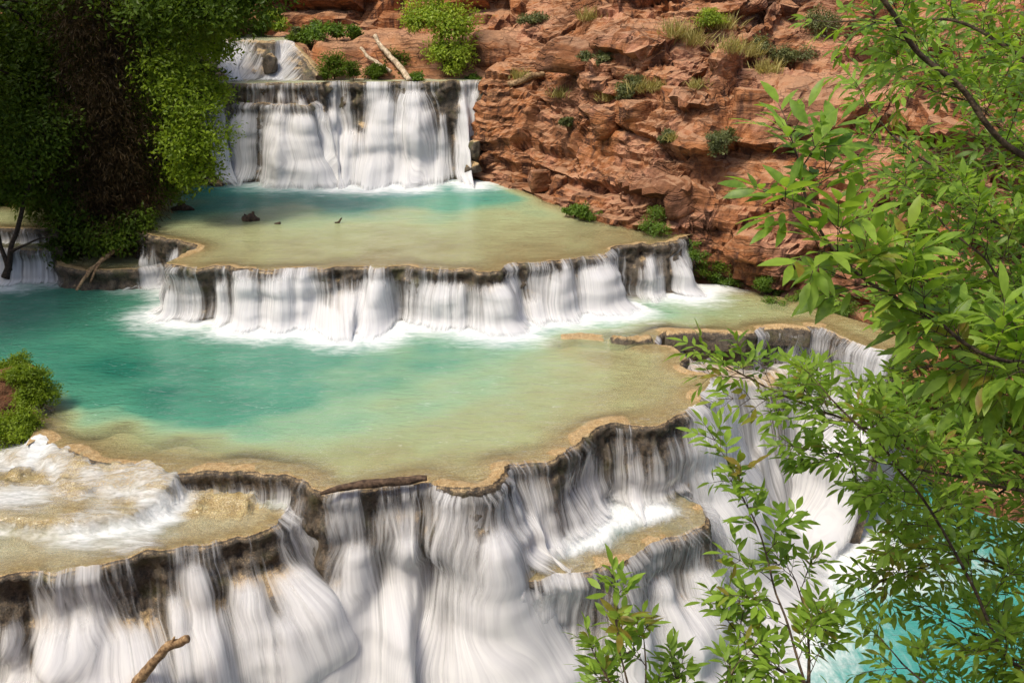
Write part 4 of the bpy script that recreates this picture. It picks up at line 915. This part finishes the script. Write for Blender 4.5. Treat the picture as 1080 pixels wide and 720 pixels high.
tree('streamside_shrub', 'dark green shrub with drooping leaves at the foot of the vine draped tree', 'shrub',
     [([L_(95, 272, 37.6), L_(92, 240, 37.6), L_(88, 215, 37.6)], .07, .03), ([L_(120, 270, 37.4), L_(132, 245, 37.3)], .05, .02)],
     [(L_(78, 235, 37.4), (.9, .7, .8), 36, 40, .35), (L_(100, 248, 37.1), (.9, .7, .6), 40, 40, .55), (L_(128, 250, 37.0), (.9, .7, .5), 36, 40, .5), (L_(62, 265, 37.3), (.7, .6, .5), 26, 36, .25), (L_(145, 232, 37.4), (.8, .7, .5), 30, 36, .4), (L_(70, 205, 38), (1.0, .7, .7), 30, 40, .3), (L_(40, 215, 39), (1.0, .7, .7), 30, 40, .3)],
     .16, LF_DARK, BK_DARK, spread=.35, hang=.3)
tree('slender_tree', 'thin dark multi stemmed tree leaning at the left edge above a dim small fall', 'tree',
     [([L_(8, 292, 36.6), L_(12, 262, 36.6), L_(22, 225, 36.6), L_(32, 195, 36.8), L_(44, 150, 37)], .11, .05), ([L_(10, 285, 36.6), L_(-5, 240, 36.6), L_(-14, 180, 36.6)], .09, .05), ([L_(12, 265, 36.5), L_(40, 252, 36.3), L_(62, 248, 36.2)], .05, .02)],
     [(L_(15, 165, 36.8), (1.6, 1.1, 1.0), 46, 44, .3), (L_(48, 140, 37), (1.2, 1.0, 1.0), 36, 44, .3), (L_(-20, 120, 36.8), (1.8, 1.1, 1.5), 46, 44, .3), (L_(10, 200, 36.8), (1.2, .8, .5), 30, 36, .3)],
     .17, LF_DARK, BK_DARK, spread=.45)
# far trees that close the view on the left
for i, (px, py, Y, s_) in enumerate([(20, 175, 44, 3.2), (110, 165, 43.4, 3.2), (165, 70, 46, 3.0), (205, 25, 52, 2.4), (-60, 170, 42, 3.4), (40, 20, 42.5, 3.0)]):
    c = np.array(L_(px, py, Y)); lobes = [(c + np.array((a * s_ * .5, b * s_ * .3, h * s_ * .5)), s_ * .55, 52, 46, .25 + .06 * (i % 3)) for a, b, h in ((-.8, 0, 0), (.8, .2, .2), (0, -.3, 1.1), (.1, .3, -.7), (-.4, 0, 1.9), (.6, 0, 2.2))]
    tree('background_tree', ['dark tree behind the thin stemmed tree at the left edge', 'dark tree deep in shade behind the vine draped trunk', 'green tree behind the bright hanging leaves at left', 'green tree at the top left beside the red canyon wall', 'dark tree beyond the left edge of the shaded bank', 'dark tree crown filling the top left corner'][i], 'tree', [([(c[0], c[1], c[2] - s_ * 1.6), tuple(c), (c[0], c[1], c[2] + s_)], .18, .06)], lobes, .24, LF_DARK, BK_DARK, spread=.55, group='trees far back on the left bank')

# ------------------------------------------------------------------ plants behind the highest fall and on the cliff
tree('cottonwood_tree', 'yellow green young tree standing behind the right end of the highest waterfall', 'tree',
     [([L_(468, 84, 49), L_(467, 60, 49), L_(464, 30, 49), L_(460, -20, 49)], .10, .04), ([L_(472, 82, 49), L_(484, 55, 48.9), L_(490, 30, 48.9)], .06, .03)],
     [(L_(452, 12, 48.8), (1.1, .9, .7), 44, 40, .5), (L_(472, 25, 48.6), (1.0, .9, .8), 44, 40, .6), (L_(489, 22, 48.8), (.7, .7, .8), 30, 40, .5), (L_(437, 22, 48.8), (.55, .6, .4), 22, 36, .55), (L_(466, 52, 48.6), (.75, .7, .55), 32, 40, .5), (L_(486, 58, 48.6), (.65, .6, .6), 28, 40, .65), (L_(480, 70, 48.5), (.5, .5, .3), 18, 34, .6), (L_(462, -14, 49), (1.3, 1, .8), 44, 40, .5)],
     .15, LF_YELL, BK_TWIG, spread=.32)
def shrub(px, py, Y, r, label, mat=LF_MOSS, size=.09, n=3, flat=.7, group=None, cat='shrub', name='shrub', nl=34, nc=18, tint=.5, wall=False):
    c = np.array(on_wall(px, py, Y) if wall else L_(px, py, Y)) + (np.array((0, -.15, r * flat * .35)) if wall else 0); lobes = [(c + rng.normal(size=3) * np.array((.55, .35, .25)) * r * (k > 0), (r * .7, r * .6, r * flat * .6), nc, nl, tint) for k in range(n)]
    b = c - np.array((0, 0, r * flat * .9))
    return tree(name, label, cat, [([tuple(b), tuple(c - np.array((0, 0, r * .4))), tuple(c)], max(.015, r * .04), .01)], lobes, size, mat, BK_TWIG, group, spread=min(.3, r * .4), limb_r=max(.01, r * .025), crown='foliage')
shrub(352, 66, 48.6, .75, 'sparse green bush left of the pale dead logs behind the highest waterfall', LF_DARK, .12, 3, 1.2, tint=.8)
shrub(345, 78, 48.0, .45, 'low dark bush at the lip of the highest waterfall below a sparse bush', LF_DARK, .10, 2, .8, tint=.6)
shrub(372, 76, 48.0, .6, 'dark green bush at the lip left of the bleached dead log', LF_DARK, .10, 3, .8, tint=.6)
shrub(424, 66, 49.4, .8, 'dark green bush right of the pale dead logs', LF_DARK, .12, 3, .9, tint=.6)
shrub(440, 80, 48.2, .5, 'low green clump left of the yellow green young tree', LF_MOSS, .10, 2, .6)
shrub(500, 82, 48.6, .5, 'low green clump under the right side of the yellow green young tree', LF_MOSS, .10, 2, .6)
shrub(332, 30, 51.8, .9, 'bright green low plant patch at the foot of the far red wall', LF_MOSS, .14, 3, .6, tint=.6)
shrub(355, 33, 51.8, .7, 'green bush at the foot of the far red wall, right of the bright low patch', LF_MOSS, .14, 2, .8)
shrub(295, 26, 52.5, .7, 'yellowish low bush beneath the dark boughs at the foot of the far wall', LF_YELL, .14, 2, .6, tint=.2)
shrub(18, 396, 25.4, .58, 'bright bush on top of the red earth mound at the left edge', LF_BRIGHT, .075, 4, .8, nc=36, nl=40)
shrub(40, 414, 25.0, .58, 'small upright bush above the lowest bush on the mound at the left edge', LF_BRIGHT, .07, 3, .9, nc=30, nl=40, tint=.6)
shrub(26, 446, 24.2, .78, 'rounded bright green bush lowest on the mound at the left edge', LF_BRIGHT, .075, 4, .75, nc=36, nl=44, tint=.62)
shrub(4, 384, 26.2, .5, 'topmost leafy bush of the red mound at the left edge', LF_BRIGHT, .075, 3, .8, nc=26, nl=40)
for px, py, Y, r, lb, m_, tn in [(395, 74, 48.6, .5, 'dark bush between the two pale dead logs', LF_DARK, .5), (318, 44, 51.5, .5, 'small green bush at the top of the red bank beside the cascade', LF_DARK, .8), (382, 47, 52, .45, 'olive bush on the red bank behind the top of the pale logs', LF_GREY, .6), (275, 28, 52.6, .7, 'leafy bush below the hanging boughs above the top cascade', LF_MOSS, .4), (372, 34, 51.8, .5, 'rightmost green bush in the row at the foot of the far wall', LF_MOSS, .6), (312, 33, 52, .4, 'small dry bush left of the bright low patch at the far wall', LF_GREY, .7), (508, 60, 50, .55, 'dull bush squeezed between the yellow green tree and the cliff', LF_GREY, .5)]:
    shrub(px, py, Y, r, lb, m_, .12, 3, .9, tint=tn)
CRESS = [(688, 238, 38.2, 0.72, 'mossy green clump on the rock at the corner of the beige pool'), (622, 228, 40.6, 0.61, 'green cress in front of the low pinkish boulder'), (606, 222, 41.4, 0.36, 'tiny green tuft left of the low pinkish boulder'),
         (722, 268, 36.6, 0.65, 'bright green plants above the small corner fall'), (742, 286, 35.9, 0.72, 'dark mossy plants beside the small corner fall'), (766, 293, 35.2, 0.72, 'mossy clump at the cliff foot right of the small corner fall'),
         (800, 307, 34.0, 0.58, 'small green clump alone at the cliff foot above the right arm of the turquoise pool'), (838, 312, 33.3, 0.65, 'leftmost of the bright ferns along the cliff foot at the right arm'), (862, 318, 32.8, 0.72, 'bright ferns in the middle of the row along the cliff foot at the right arm'), (886, 326, 32.3, 0.72, 'rightmost bright ferns along the cliff foot, next to the hanging leaves')]
for px, py, Y, r, lb in CRESS: shrub(px, py, Y, r, lb, LF_MOSS if px != 742 else LF_DARK, .075, 3, .6, 'green plants along the foot of the cliff', 'plant', 'cress_clump', 40, 20, .55, wall=True)
DESERT = [(560, 20, 50, .6, 'dull bush on the slope above the left end of the overhanging block'), (640, 62, 47, .5, 'small bush at the right foot of the overhanging block'), (830, 60, 44, .8, 'bush on the back edge of the pale layered ledge, next to the leaves'), (600, 130, 43, .35, 'tiny bush in a crack under the middle of the cliff'), (745, 25, 49.0, .7, 'yellow green bush near the top of the slope'), (660, 96, 41.4, .55, 'dry bush on the ledge above the square red block'), (755, 150, 37.8, .6, 'grey green bush hanging low on the cliff left of the big leaves'), (805, 48, 46.0, .8, 'grey green bush on the slope above the pale layered ledge'), (870, 30, 44, .9, 'bush on the upper slope half behind the top branches'), (700, 145, 38.6, .35, 'small dry bush on the pale slope below the dark blocks')]
for px, py, Y, r, lb in DESERT: shrub(px, py, Y, r, lb, LF_GREY if px != 745 else LF_YELL, .10, 4, .7, 'desert bushes on the cliff', tint=.6 if px != 745 else .25, wall=True)
def tuft(px, py, Y, r, label, n=170):
    c = np.array(on_wall(px, py, Y)); c[2] -= .05; r = r * .95
    o = c + rng.normal(size=(n, 3)) * np.array((.5, .35, .06)) * r
    d = rng.normal(size=(n, 3)) * .45; d[:, 2] = 1
    ln = r * rng.uniform(.6, 1.3, n); ti = rng.uniform(0, 1, n)
    V, T = leaves(o, d, rng.normal(size=(n, 3)), ln, np.full(n, .034), T_LEAFLET, ti, .35)
    ob = leaf_object('grass_tuft', V - c, T, T_LEAFLET, F_LEAFLET, GRASS, None); ob.location = c
    return tag(ob, label, 'grass tuft', 'dry grass tufts on the cliff')
for px, py, Y, r, lb in [(590, 100, 45, .5, 'pale grass under the huge overhanging block'), (620, 20, 48, .6, 'dry grass on the slope above the overhanging block'), (760, 30, 48, .7, 'dry grass right of the yellow green bush near the slope top'), (810, 75, 44, .6, 'pale grass on the layered ledge beside the hanging leaves'), (712, 38, 48.2, .75, 'tall pale grass left of the yellow green bush on the upper slope'), (728, 48, 47.4, .7, 'pale grass below the yellow green bush on the upper slope'), (772, 55, 46.4, .7, 'dry grass among grey bushes above the pale layered ledge'), (790, 60, 45.4, .6, 'dry grass at the back edge of the pale layered ledge'), (675, 98, 41.2, .55, 'pale grass on the ledge above the stained square block'), (690, 94, 40.8, .5, 'pale grass left of the widest dark block on the ledge'), (640, 104, 42, .45, 'sparse grass below the overhanging block'), (548, 82, 48.4, .5, 'dry grass on the low ledge right of the highest waterfall'), (735, 92, 40.6, .4, 'grass sprouting from the middle of the pale layered ledge'), (710, 148, 38.4, .35, 'grass on the pale slope under the dark blocks')]:
    tuft(px, py, Y, r, lb)
# ------------------------------------------------------------------ dead wood
def log(path, rads, label, mat, name='dead_log', cat='log', forks=(), n=26, group=None):
    p = np.asarray(path, float); c = p[0].copy(); t = np.linspace(0, 1, n)
    q = np.stack([np.interp(t, np.linspace(0, 1, len(p)), p[:, k]) for k in range(3)], -1); q = gsm(q, 1.2); q += .35 * max(rads) * np.stack([fbm(q * 2.3, 2, 7), fbm(q * 2.3, 2, 8), fbm(q * 2.3, 2, 9)], -1)
    mb = MB(); mb.tube(q - c, np.interp(t, np.linspace(0, 1, len(rads)), rads), 9, .25, 5)
    for fp, fr in forks:
        fp = np.asarray(fp, float); mb.tube(gsm(np.stack([np.interp(np.linspace(0, 1, 9), np.linspace(0, 1, len(fp)), fp[:, k]) for k in range(3)], -1), .8) - c, np.linspace(fr, fr * .5, 9), 7, .2, 6)
    o = mb.build(name, mat, None); o.location = c
    return tag(o, label, cat, group)
zl = .20
log([at(336, 520, zl), at(352, 515, zl + .02), at(385, 510, zl + .05), at(420, 507, zl + .05), at(453, 504, zl)], (.035, .07, .10, .105, .075), 'dark driftwood log lying along the front rim of the turquoise pool', WOOD_BROWN, 'driftwood_log')
log([L_(95, 775, 17.9), L_(140, 722, 17.6), L_(160, 701, 17.4), L_(178, 682, 17.3), L_(199, 672, 17.2)], (.13, .12, .11, .10, .09), 'tan broken branch sticking up out of the white foam at the bottom left', WOOD_TAN, 'broken_branch', 'branch', [([L_(180, 681, 17.3), L_(184, 671, 17.25)], .045)])
log([L_(394, 36, 49.6), L_(404, 52, 49.2), L_(416, 64, 48.8), L_(425, 74, 48.3), L_(432, 86, 47.6)], (.10, .13, .14, .13, .12), 'long bleached dead log leaning down to the lip of the highest waterfall', WOOD_PALE)
log([L_(380, 50, 49.6), L_(390, 62, 49.2), L_(402, 70, 48.8), L_(413, 76, 48.4)], (.07, .09, .10, .10), 'shorter greyish dead log lying left of the long bleached log', WOOD_PALE)
log([L_(670, 36, 48.4), L_(690, 18, 48.8), L_(712, -8, 49.4)], (.22, .2, .16), 'grey dead log leaning up the slope at the top of the cliff', WOOD_TAN)
log(np.array([on_wall(536, 92, 47.4), on_wall(556, 85, 47.2), on_wall(574, 80, 47)]) + np.array((0, -.1, .12)), (.13, .16, .12), 'short grey log resting on the ledge right of the highest waterfall', WOOD_TAN)
log([L_(132, 256, 37.2), L_(110, 272, 36.4), L_(94, 287, 35.6), L_(80, 307, 34.9)], (.10, .085, .075, .05), 'pale forked branch slanting over the square brown block under the dark tree', WOOD_TAN, 'broken_branch', 'branch', [([L_(106, 276, 36.2), L_(100, 286, 35.7), L_(95, 299, 35.3)], .06)])
c0 = at(265, 232, Z_UP + .02)
log([c0 + np.array((-.35, 0, 0)), c0 + np.array((0, 0, .12)), c0 + np.array((.35, 0, .02))], (.10, .20, .06), 'brown knotted root stump poking out of the beige pool', WOOD_BROWN, 'root_stump', 'stump', [([c0, c0 + np.array((.12, 0, .36))], .09), ([c0, c0 + np.array((-.3, .1, .22))], .06)])
c0 = at(293, 236, Z_UP + .01); log([c0 + np.array((-.12, 0, 0)), c0 + np.array((.12, 0, .05))], (.05, .06), 'tiny bit of dark wood beside the knotted stump in the beige pool', WOOD_BROWN, 'driftwood_piece', 'driftwood')
c0 = at(357, 235, Z_UP + .01); log([c0 + np.array((-.15, 0, 0)), c0, c0 + np.array((.14, 0, .20))], (.03, .045, .03), 'thin bent stick rising from the beige pool right of the stump', WOOD_BROWN, 'driftwood_stick', 'stick')
c0 = at(193, 222, Z_UP + .01); log([c0 + np.array((-.5, 0, 0)), c0 + np.array((0, 0, .12)), c0 + np.array((.5, 0, .02))], (.08, .16, .05), 'low dark snag in the shaded left end of the far pool', WOOD_BROWN, 'driftwood_snag', 'driftwood', [([c0, c0 + np.array((.1, 0, .3))], .08)])

# ------------------------------------------------------------------ near ash trees and saplings
class Sprays:
    """collects twigs and compound leaves of one bough"""
    def __init__(s): s.tw = MB(); s.o = []; s.d = []; s.u = []; s.l = []; s.t = []
    def compound(s, base, d, L, ti, pairs=2, ll=.065):
        d = d / np.linalg.norm(d); up = np.array((0, 0, 1.0)) + rng.normal(size=3) * .35; sd_ = np.cross(d, up); sd_ /= max(np.linalg.norm(sd_), 1e-6)
        tip = base + d * L + np.array((0, 0, -L * .18)); s.tw.tube(np.array([base, (base + tip) / 2 + np.array((0, 0, L * .05)), tip]), np.array((.0013, .001, .0007)), 4)
        for k in range(pairs):
            f_ = (k + 1.0) / (pairs + .6); p = base + (tip - base) * f_
            for sg_ in (-1, 1):
                s.o.append(p); s.d.append(d * .75 + sg_ * sd_ * .8 + rng.normal(size=3) * .16 + np.array((0, 0, -.12))); s.u.append(up + rng.normal(size=3) * .25); s.l.append(ll * rng.uniform(.85, 1.25) * (.8 + .3 * f_)); s.t.append(ti + rng.normal(0, .08))
        s.o.append(tip); s.d.append(d + np.array((0, 0, -.25)) + rng.normal(size=3) * .15); s.u.append(up); s.l.append(ll * rng.uniform(1., 1.25)); s.t.append(ti + rng.normal(0, .08))
    def twig(s, base, d, L, r=.003, ll=.065, step=.055, ti=.5):
        d = d / np.linalg.norm(d); n = max(3, int(L / step)); pts = [base]; q = d.copy()
        for k in range(n):
            q = q + rng.normal(size=3) * .13 + np.array((0, 0, .05)); q /= np.linalg.norm(q); pts.append(pts[-1] + q * L / n)
        pts = np.array(pts); s.tw.tube(pts, np.linspace(r, r * .35, len(pts)), 5)
        ax = np.cross(q, rng.normal(size=3)); ax /= np.linalg.norm(ax)
        for k in range(1, len(pts)):
            ax = np.cross(q, ax) if k % 2 else ax
            for sg_ in (-1, 1):
                if rng.uniform() < .12: continue
                a = ax * sg_; a = a + np.array((0, 0, .25)); s.compound(pts[k], q * .7 + a * .8, ll * rng.uniform(.9, 1.5), np.clip(ti + rng.normal(0, .15), 0, .97), 2 if rng.uniform() < .75 else 1, ll)
        s.compound(pts[-1], q, ll * 1.4, np.clip(ti + .1, 0, .97), 2, ll)
    def finish(s, parent, branch_path, rads, bark, leafm):
        mb = MB(); mb.tube(branch_path, rads, 8, .08, 4)
        br = mb.build('branch', bark, parent)
        s.tw.build('sprays', bark, br).location = (0, 0, 0)
        o, d, u, l, t = map(np.array, (s.o, s.d, s.u, s.l, s.t))
        V, T = leaves(o, d, u, l, l * rng.uniform(.26, .38, len(l)), T_LEAFLET, np.clip(t, 0, 1), .18)
        lf = leaf_object('leaves', V, T, T_LEAFLET, F_LEAFLET, leafm, br)
        lf.location = (0, 0, 0)
        return len(l)
def bough(parent, rows, r0, r1, ll=.065, every=.085, tl=(.16, .36), from_=0.0, lean=None, ti=.5, seed=0, trunk=None):
    rows = np.asarray(rows, float); P = at_d(rows[:, 0], rows[:, 1], rows[:, 2])
    if trunk is not None:
        tk = np.asarray(trunk); zt_ = P[1, 2] - .28; P[0] = (np.interp(zt_, tk[:, 2], tk[:, 0]), np.interp(zt_, tk[:, 2], tk[:, 1]), zt_)
    Q, s_ = resample(P, .02); Q = Q + .012 * np.stack([fbm(Q * 4, 2, 300 + seed), fbm(Q * 4, 2, 301 + seed), fbm(Q * 4, 2, 302 + seed)], -1)
    sp = Sprays(); n = len(Q); tan = np.gradient(Q, axis=0); tan = unit(tan)
    k = from_ * s_[-1]
    while k < s_[-1]:
        i = min(n - 1, int(k / .02)); f_ = k / s_[-1]
        side = unit(np.cross(tan[i], rng.normal(size=3)))
        d = tan[i] * rng.uniform(.3, 1.0) + side * .9 + np.array((0, 0, .25)) + (np.asarray(lean) if lean is not None else 0)
        sp.twig(Q[i], d, rng.uniform(*tl) * (1.15 - .5 * f_), max(.0018, .2 * (r0 + (r1 - r0) * f_)), ll, ti=np.clip(ti + rng.normal(0, .24), 0, 1))
        k += every * .55 * rng.uniform(.6, 1.5)
    sp.twig(Q[-1], tan[-1], tl[0] * 1.2, r1, ll, ti=ti + .1)
    return sp.finish(parent, Q, np.linspace(r0, r1, n), BK_TWIG, LF_ASH)
RTREE = [(2.75, 3.3, 6.2), (2.65, 3.4, 8.2), (2.55, 3.35, 10.2), (2.5, 3.3, 12), (2.4, 3.2, 13.6), (2.2, 3.1, 15.5)]
ash = thing('ash_tree', RTREE[0], 'near ash tree whose leafy branches fill the right side of the picture', 'tree')
mb = MB(); mb.tube(np.array(RTREE), np.array((.10, .085, .075, .065, .05, .03)), 12, .1, 2); mb.build('trunk', BK_TWIG, ash)
TR = 1380
BOUGHS = [
    ([(TR, 330, 3.1), (1080, 165, 3.0), (1020, 100, 2.9), (960, 50, 2.8), (925, -5, 2.7), (880, -70, 2.6)], .016, .006, .050, .10, (.15, .3), .35),
    ([(TR, 300, 3.4), (1150, 130, 3.5), (1080, 60, 3.6), (1000, 20, 3.7), (915, 18, 3.8)], .013, .004, .054, .06, (.16, .36), .25),
    ([(TR, 420, 3.5), (1080, 255, 3.5), (1010, 190, 3.5), (970, 165, 3.5), (940, 140, 3.5)], .012, .004, .052, .06, (.16, .34), .3),
    ([(TR, 450, 2.7), (1080, 378, 2.45), (970, 328, 2.3), (908, 290, 2.25), (872, 245, 2.2), (852, 208, 2.2), (842, 178, 2.2)], .010, .003, .069, .066, (.07, .15), .55),
    ([(TR, 560, 3.8), (1080, 478, 3.8), (960, 463, 3.7), (890, 442, 3.6), (830, 418, 3.5), (778, 392, 3.5)], .010, .003, .055, .055, (.12, .27), .4),
    ([(TR, 640, 3.6), (1080, 520, 3.5), (1000, 500, 3.4), (940, 490, 3.4), (880, 480, 3.3)], .011, .003, .055, .055, (.14, .3), .3),
    ([(TR, 760, 3.3), (1080, 700, 3.3), (1030, 620, 3.2), (975, 530, 3.1), (930, 470, 3.0), (890, 430, 3.0)], .011, .003, .052, .055, (.12, .28), .3),
    ([(TR, 720, 3.9), (1080, 600, 3.9), (1000, 590, 3.8), (930, 610, 3.7)], .010, .003, .055, .06, (.12, .26), .3),
    ([(TR, 470, 4.0), (1080, 320, 4.0), (1010, 300, 4.0), (975, 285, 4.0), (940, 265, 4.0)], .012, .003, .06, .055, (.16, .34), .28),
    ([(TR, 500, 4.3), (1080, 420, 4.3), (1030, 400, 4.3), (990, 385, 4.2), (955, 390, 4.2)], .012, .003, .06, .05, (.16, .36), .28),
    ([(TR, 380, 4.2), (1100, 190, 4.2), (1040, 120, 4.2), (980, 95, 4.2)], .011, .004, .06, .055, (.16, .36), .25),
    ([(TR, 520, 3.2), (1090, 330, 3.1), (1040, 270, 3.0), (1000, 240, 3.0)], .010, .003, .054, .06, (.14, .3), .35),
    ([(TR, 660, 4.4), (1080, 470, 4.4), (1040, 440, 4.4), (980, 430, 4.3)], .010, .003, .06, .05, (.16, .36), .25),
    ([(TR, 820, 3.6), (1100, 740, 3.5), (1060, 690, 3.5), (1010, 660, 3.5)], .009, .003, .05, .07, (.12, .26), .3),
    ([(TR, 380, 4.8), (1080, 250, 4.8), (1040, 225, 4.8), (960, 200, 4.8)], .012, .003, .065, .06, (.2, .42), .3),
    ([(TR, 430, 4.9), (1090, 345, 4.9), (1040, 335, 4.9), (950, 325, 4.8)], .012, .003, .065, .06, (.2, .42), .3),
    ([(TR, 300, 4.6), (1100, 90, 4.6), (1040, 60, 4.6), (950, 70, 4.6)], .012, .003, .065, .06, (.2, .42), .3),
    ([(TR, 560, 4.9), (1090, 520, 4.9), (1040, 530, 4.9), (970, 560, 4.8)], .012, .003, .062, .07, (.18, .36), .3),
    ([(TR, 880, 3.4), (1090, 800, 3.3), (1000, 740, 3.2), (950, 700, 3.2)], .009, .003, .048, .06, (.10, .2), .3),
]
nl_ = 0
for i, (rows, r0, r1, ll, ev, tl, fr) in enumerate(BOUGHS):
    nl_ += bough(ash, rows, r0, r1, ll, ev, tl, fr, ti=.5 + .1 * math.sin(i * 2.3), seed=i, trunk=RTREE)
def sapling(label, paths, name='ash_sapling', group='young ash shoots in front of the falls'):
    p0 = at_d(paths[0][0][0][0], paths[0][0][0][1], paths[0][0][0][2]); gz = max(-7, 10.9 - 1.2 * (p0[1] - .2))
    root = thing(name, (p0[0], p0[1], gz - .1), label, 'sapling', group)
    mb = MB(); mb.tube(bendy((p0[0], p0[1], gz - .1), p0, 6, .03, 3), np.linspace(.012, .008, 6), 7); mb.build('stem', BK_TWIG, root)
    for j, (rows, ll, ev, tl, fr) in enumerate(paths): bough(root, rows, .0065, .002, ll, ev, tl, fr, ti=.62, seed=40 + j)
    return root
sapling('slender ash shoot rising in front of the white falls with a bare lower stem', [([(905, 900, 3.0), (852, 722, 3.05), (818, 628, 3.1), (797, 562, 3.1), (780, 520, 3.1), (770, 492, 3.1)], .056, .062, (.09, .19), .22), ([(852, 722, 3.05), (800, 690, 3.1), (775, 660, 3.1)], .05, .07, (.08, .15), .2), ([(852, 722, 3.05), (850, 660, 3.2), (838, 610, 3.25)], .05, .08, (.08, .15), .3)])
sapling('small bushy ash shoot at the bottom centre before the streaked fall', [([(690, 930, 2.7), (662, 740, 2.8), (652, 690, 2.8), (648, 645, 2.8)], .056, .05, (.04, .09), .5), ([(668, 780, 2.8), (645, 730, 2.75), (628, 700, 2.75)], .045, .06, (.04, .08), .35), ([(668, 780, 2.8), (682, 720, 2.85), (680, 680, 2.85)], .045, .065, (.04, .08), .35)])
sapling('low ash shoot with only its leafy top showing at the bottom edge', [([(730, 930, 3.0), (722, 780, 3.0), (715, 720, 3.0)], .05, .05, (.06, .12), .5), ([(722, 790, 3.0), (760, 730, 3.0), (775, 705, 3.0)], .05, .055, (.07, .12), .3)])
print('near leaflets', nl_)
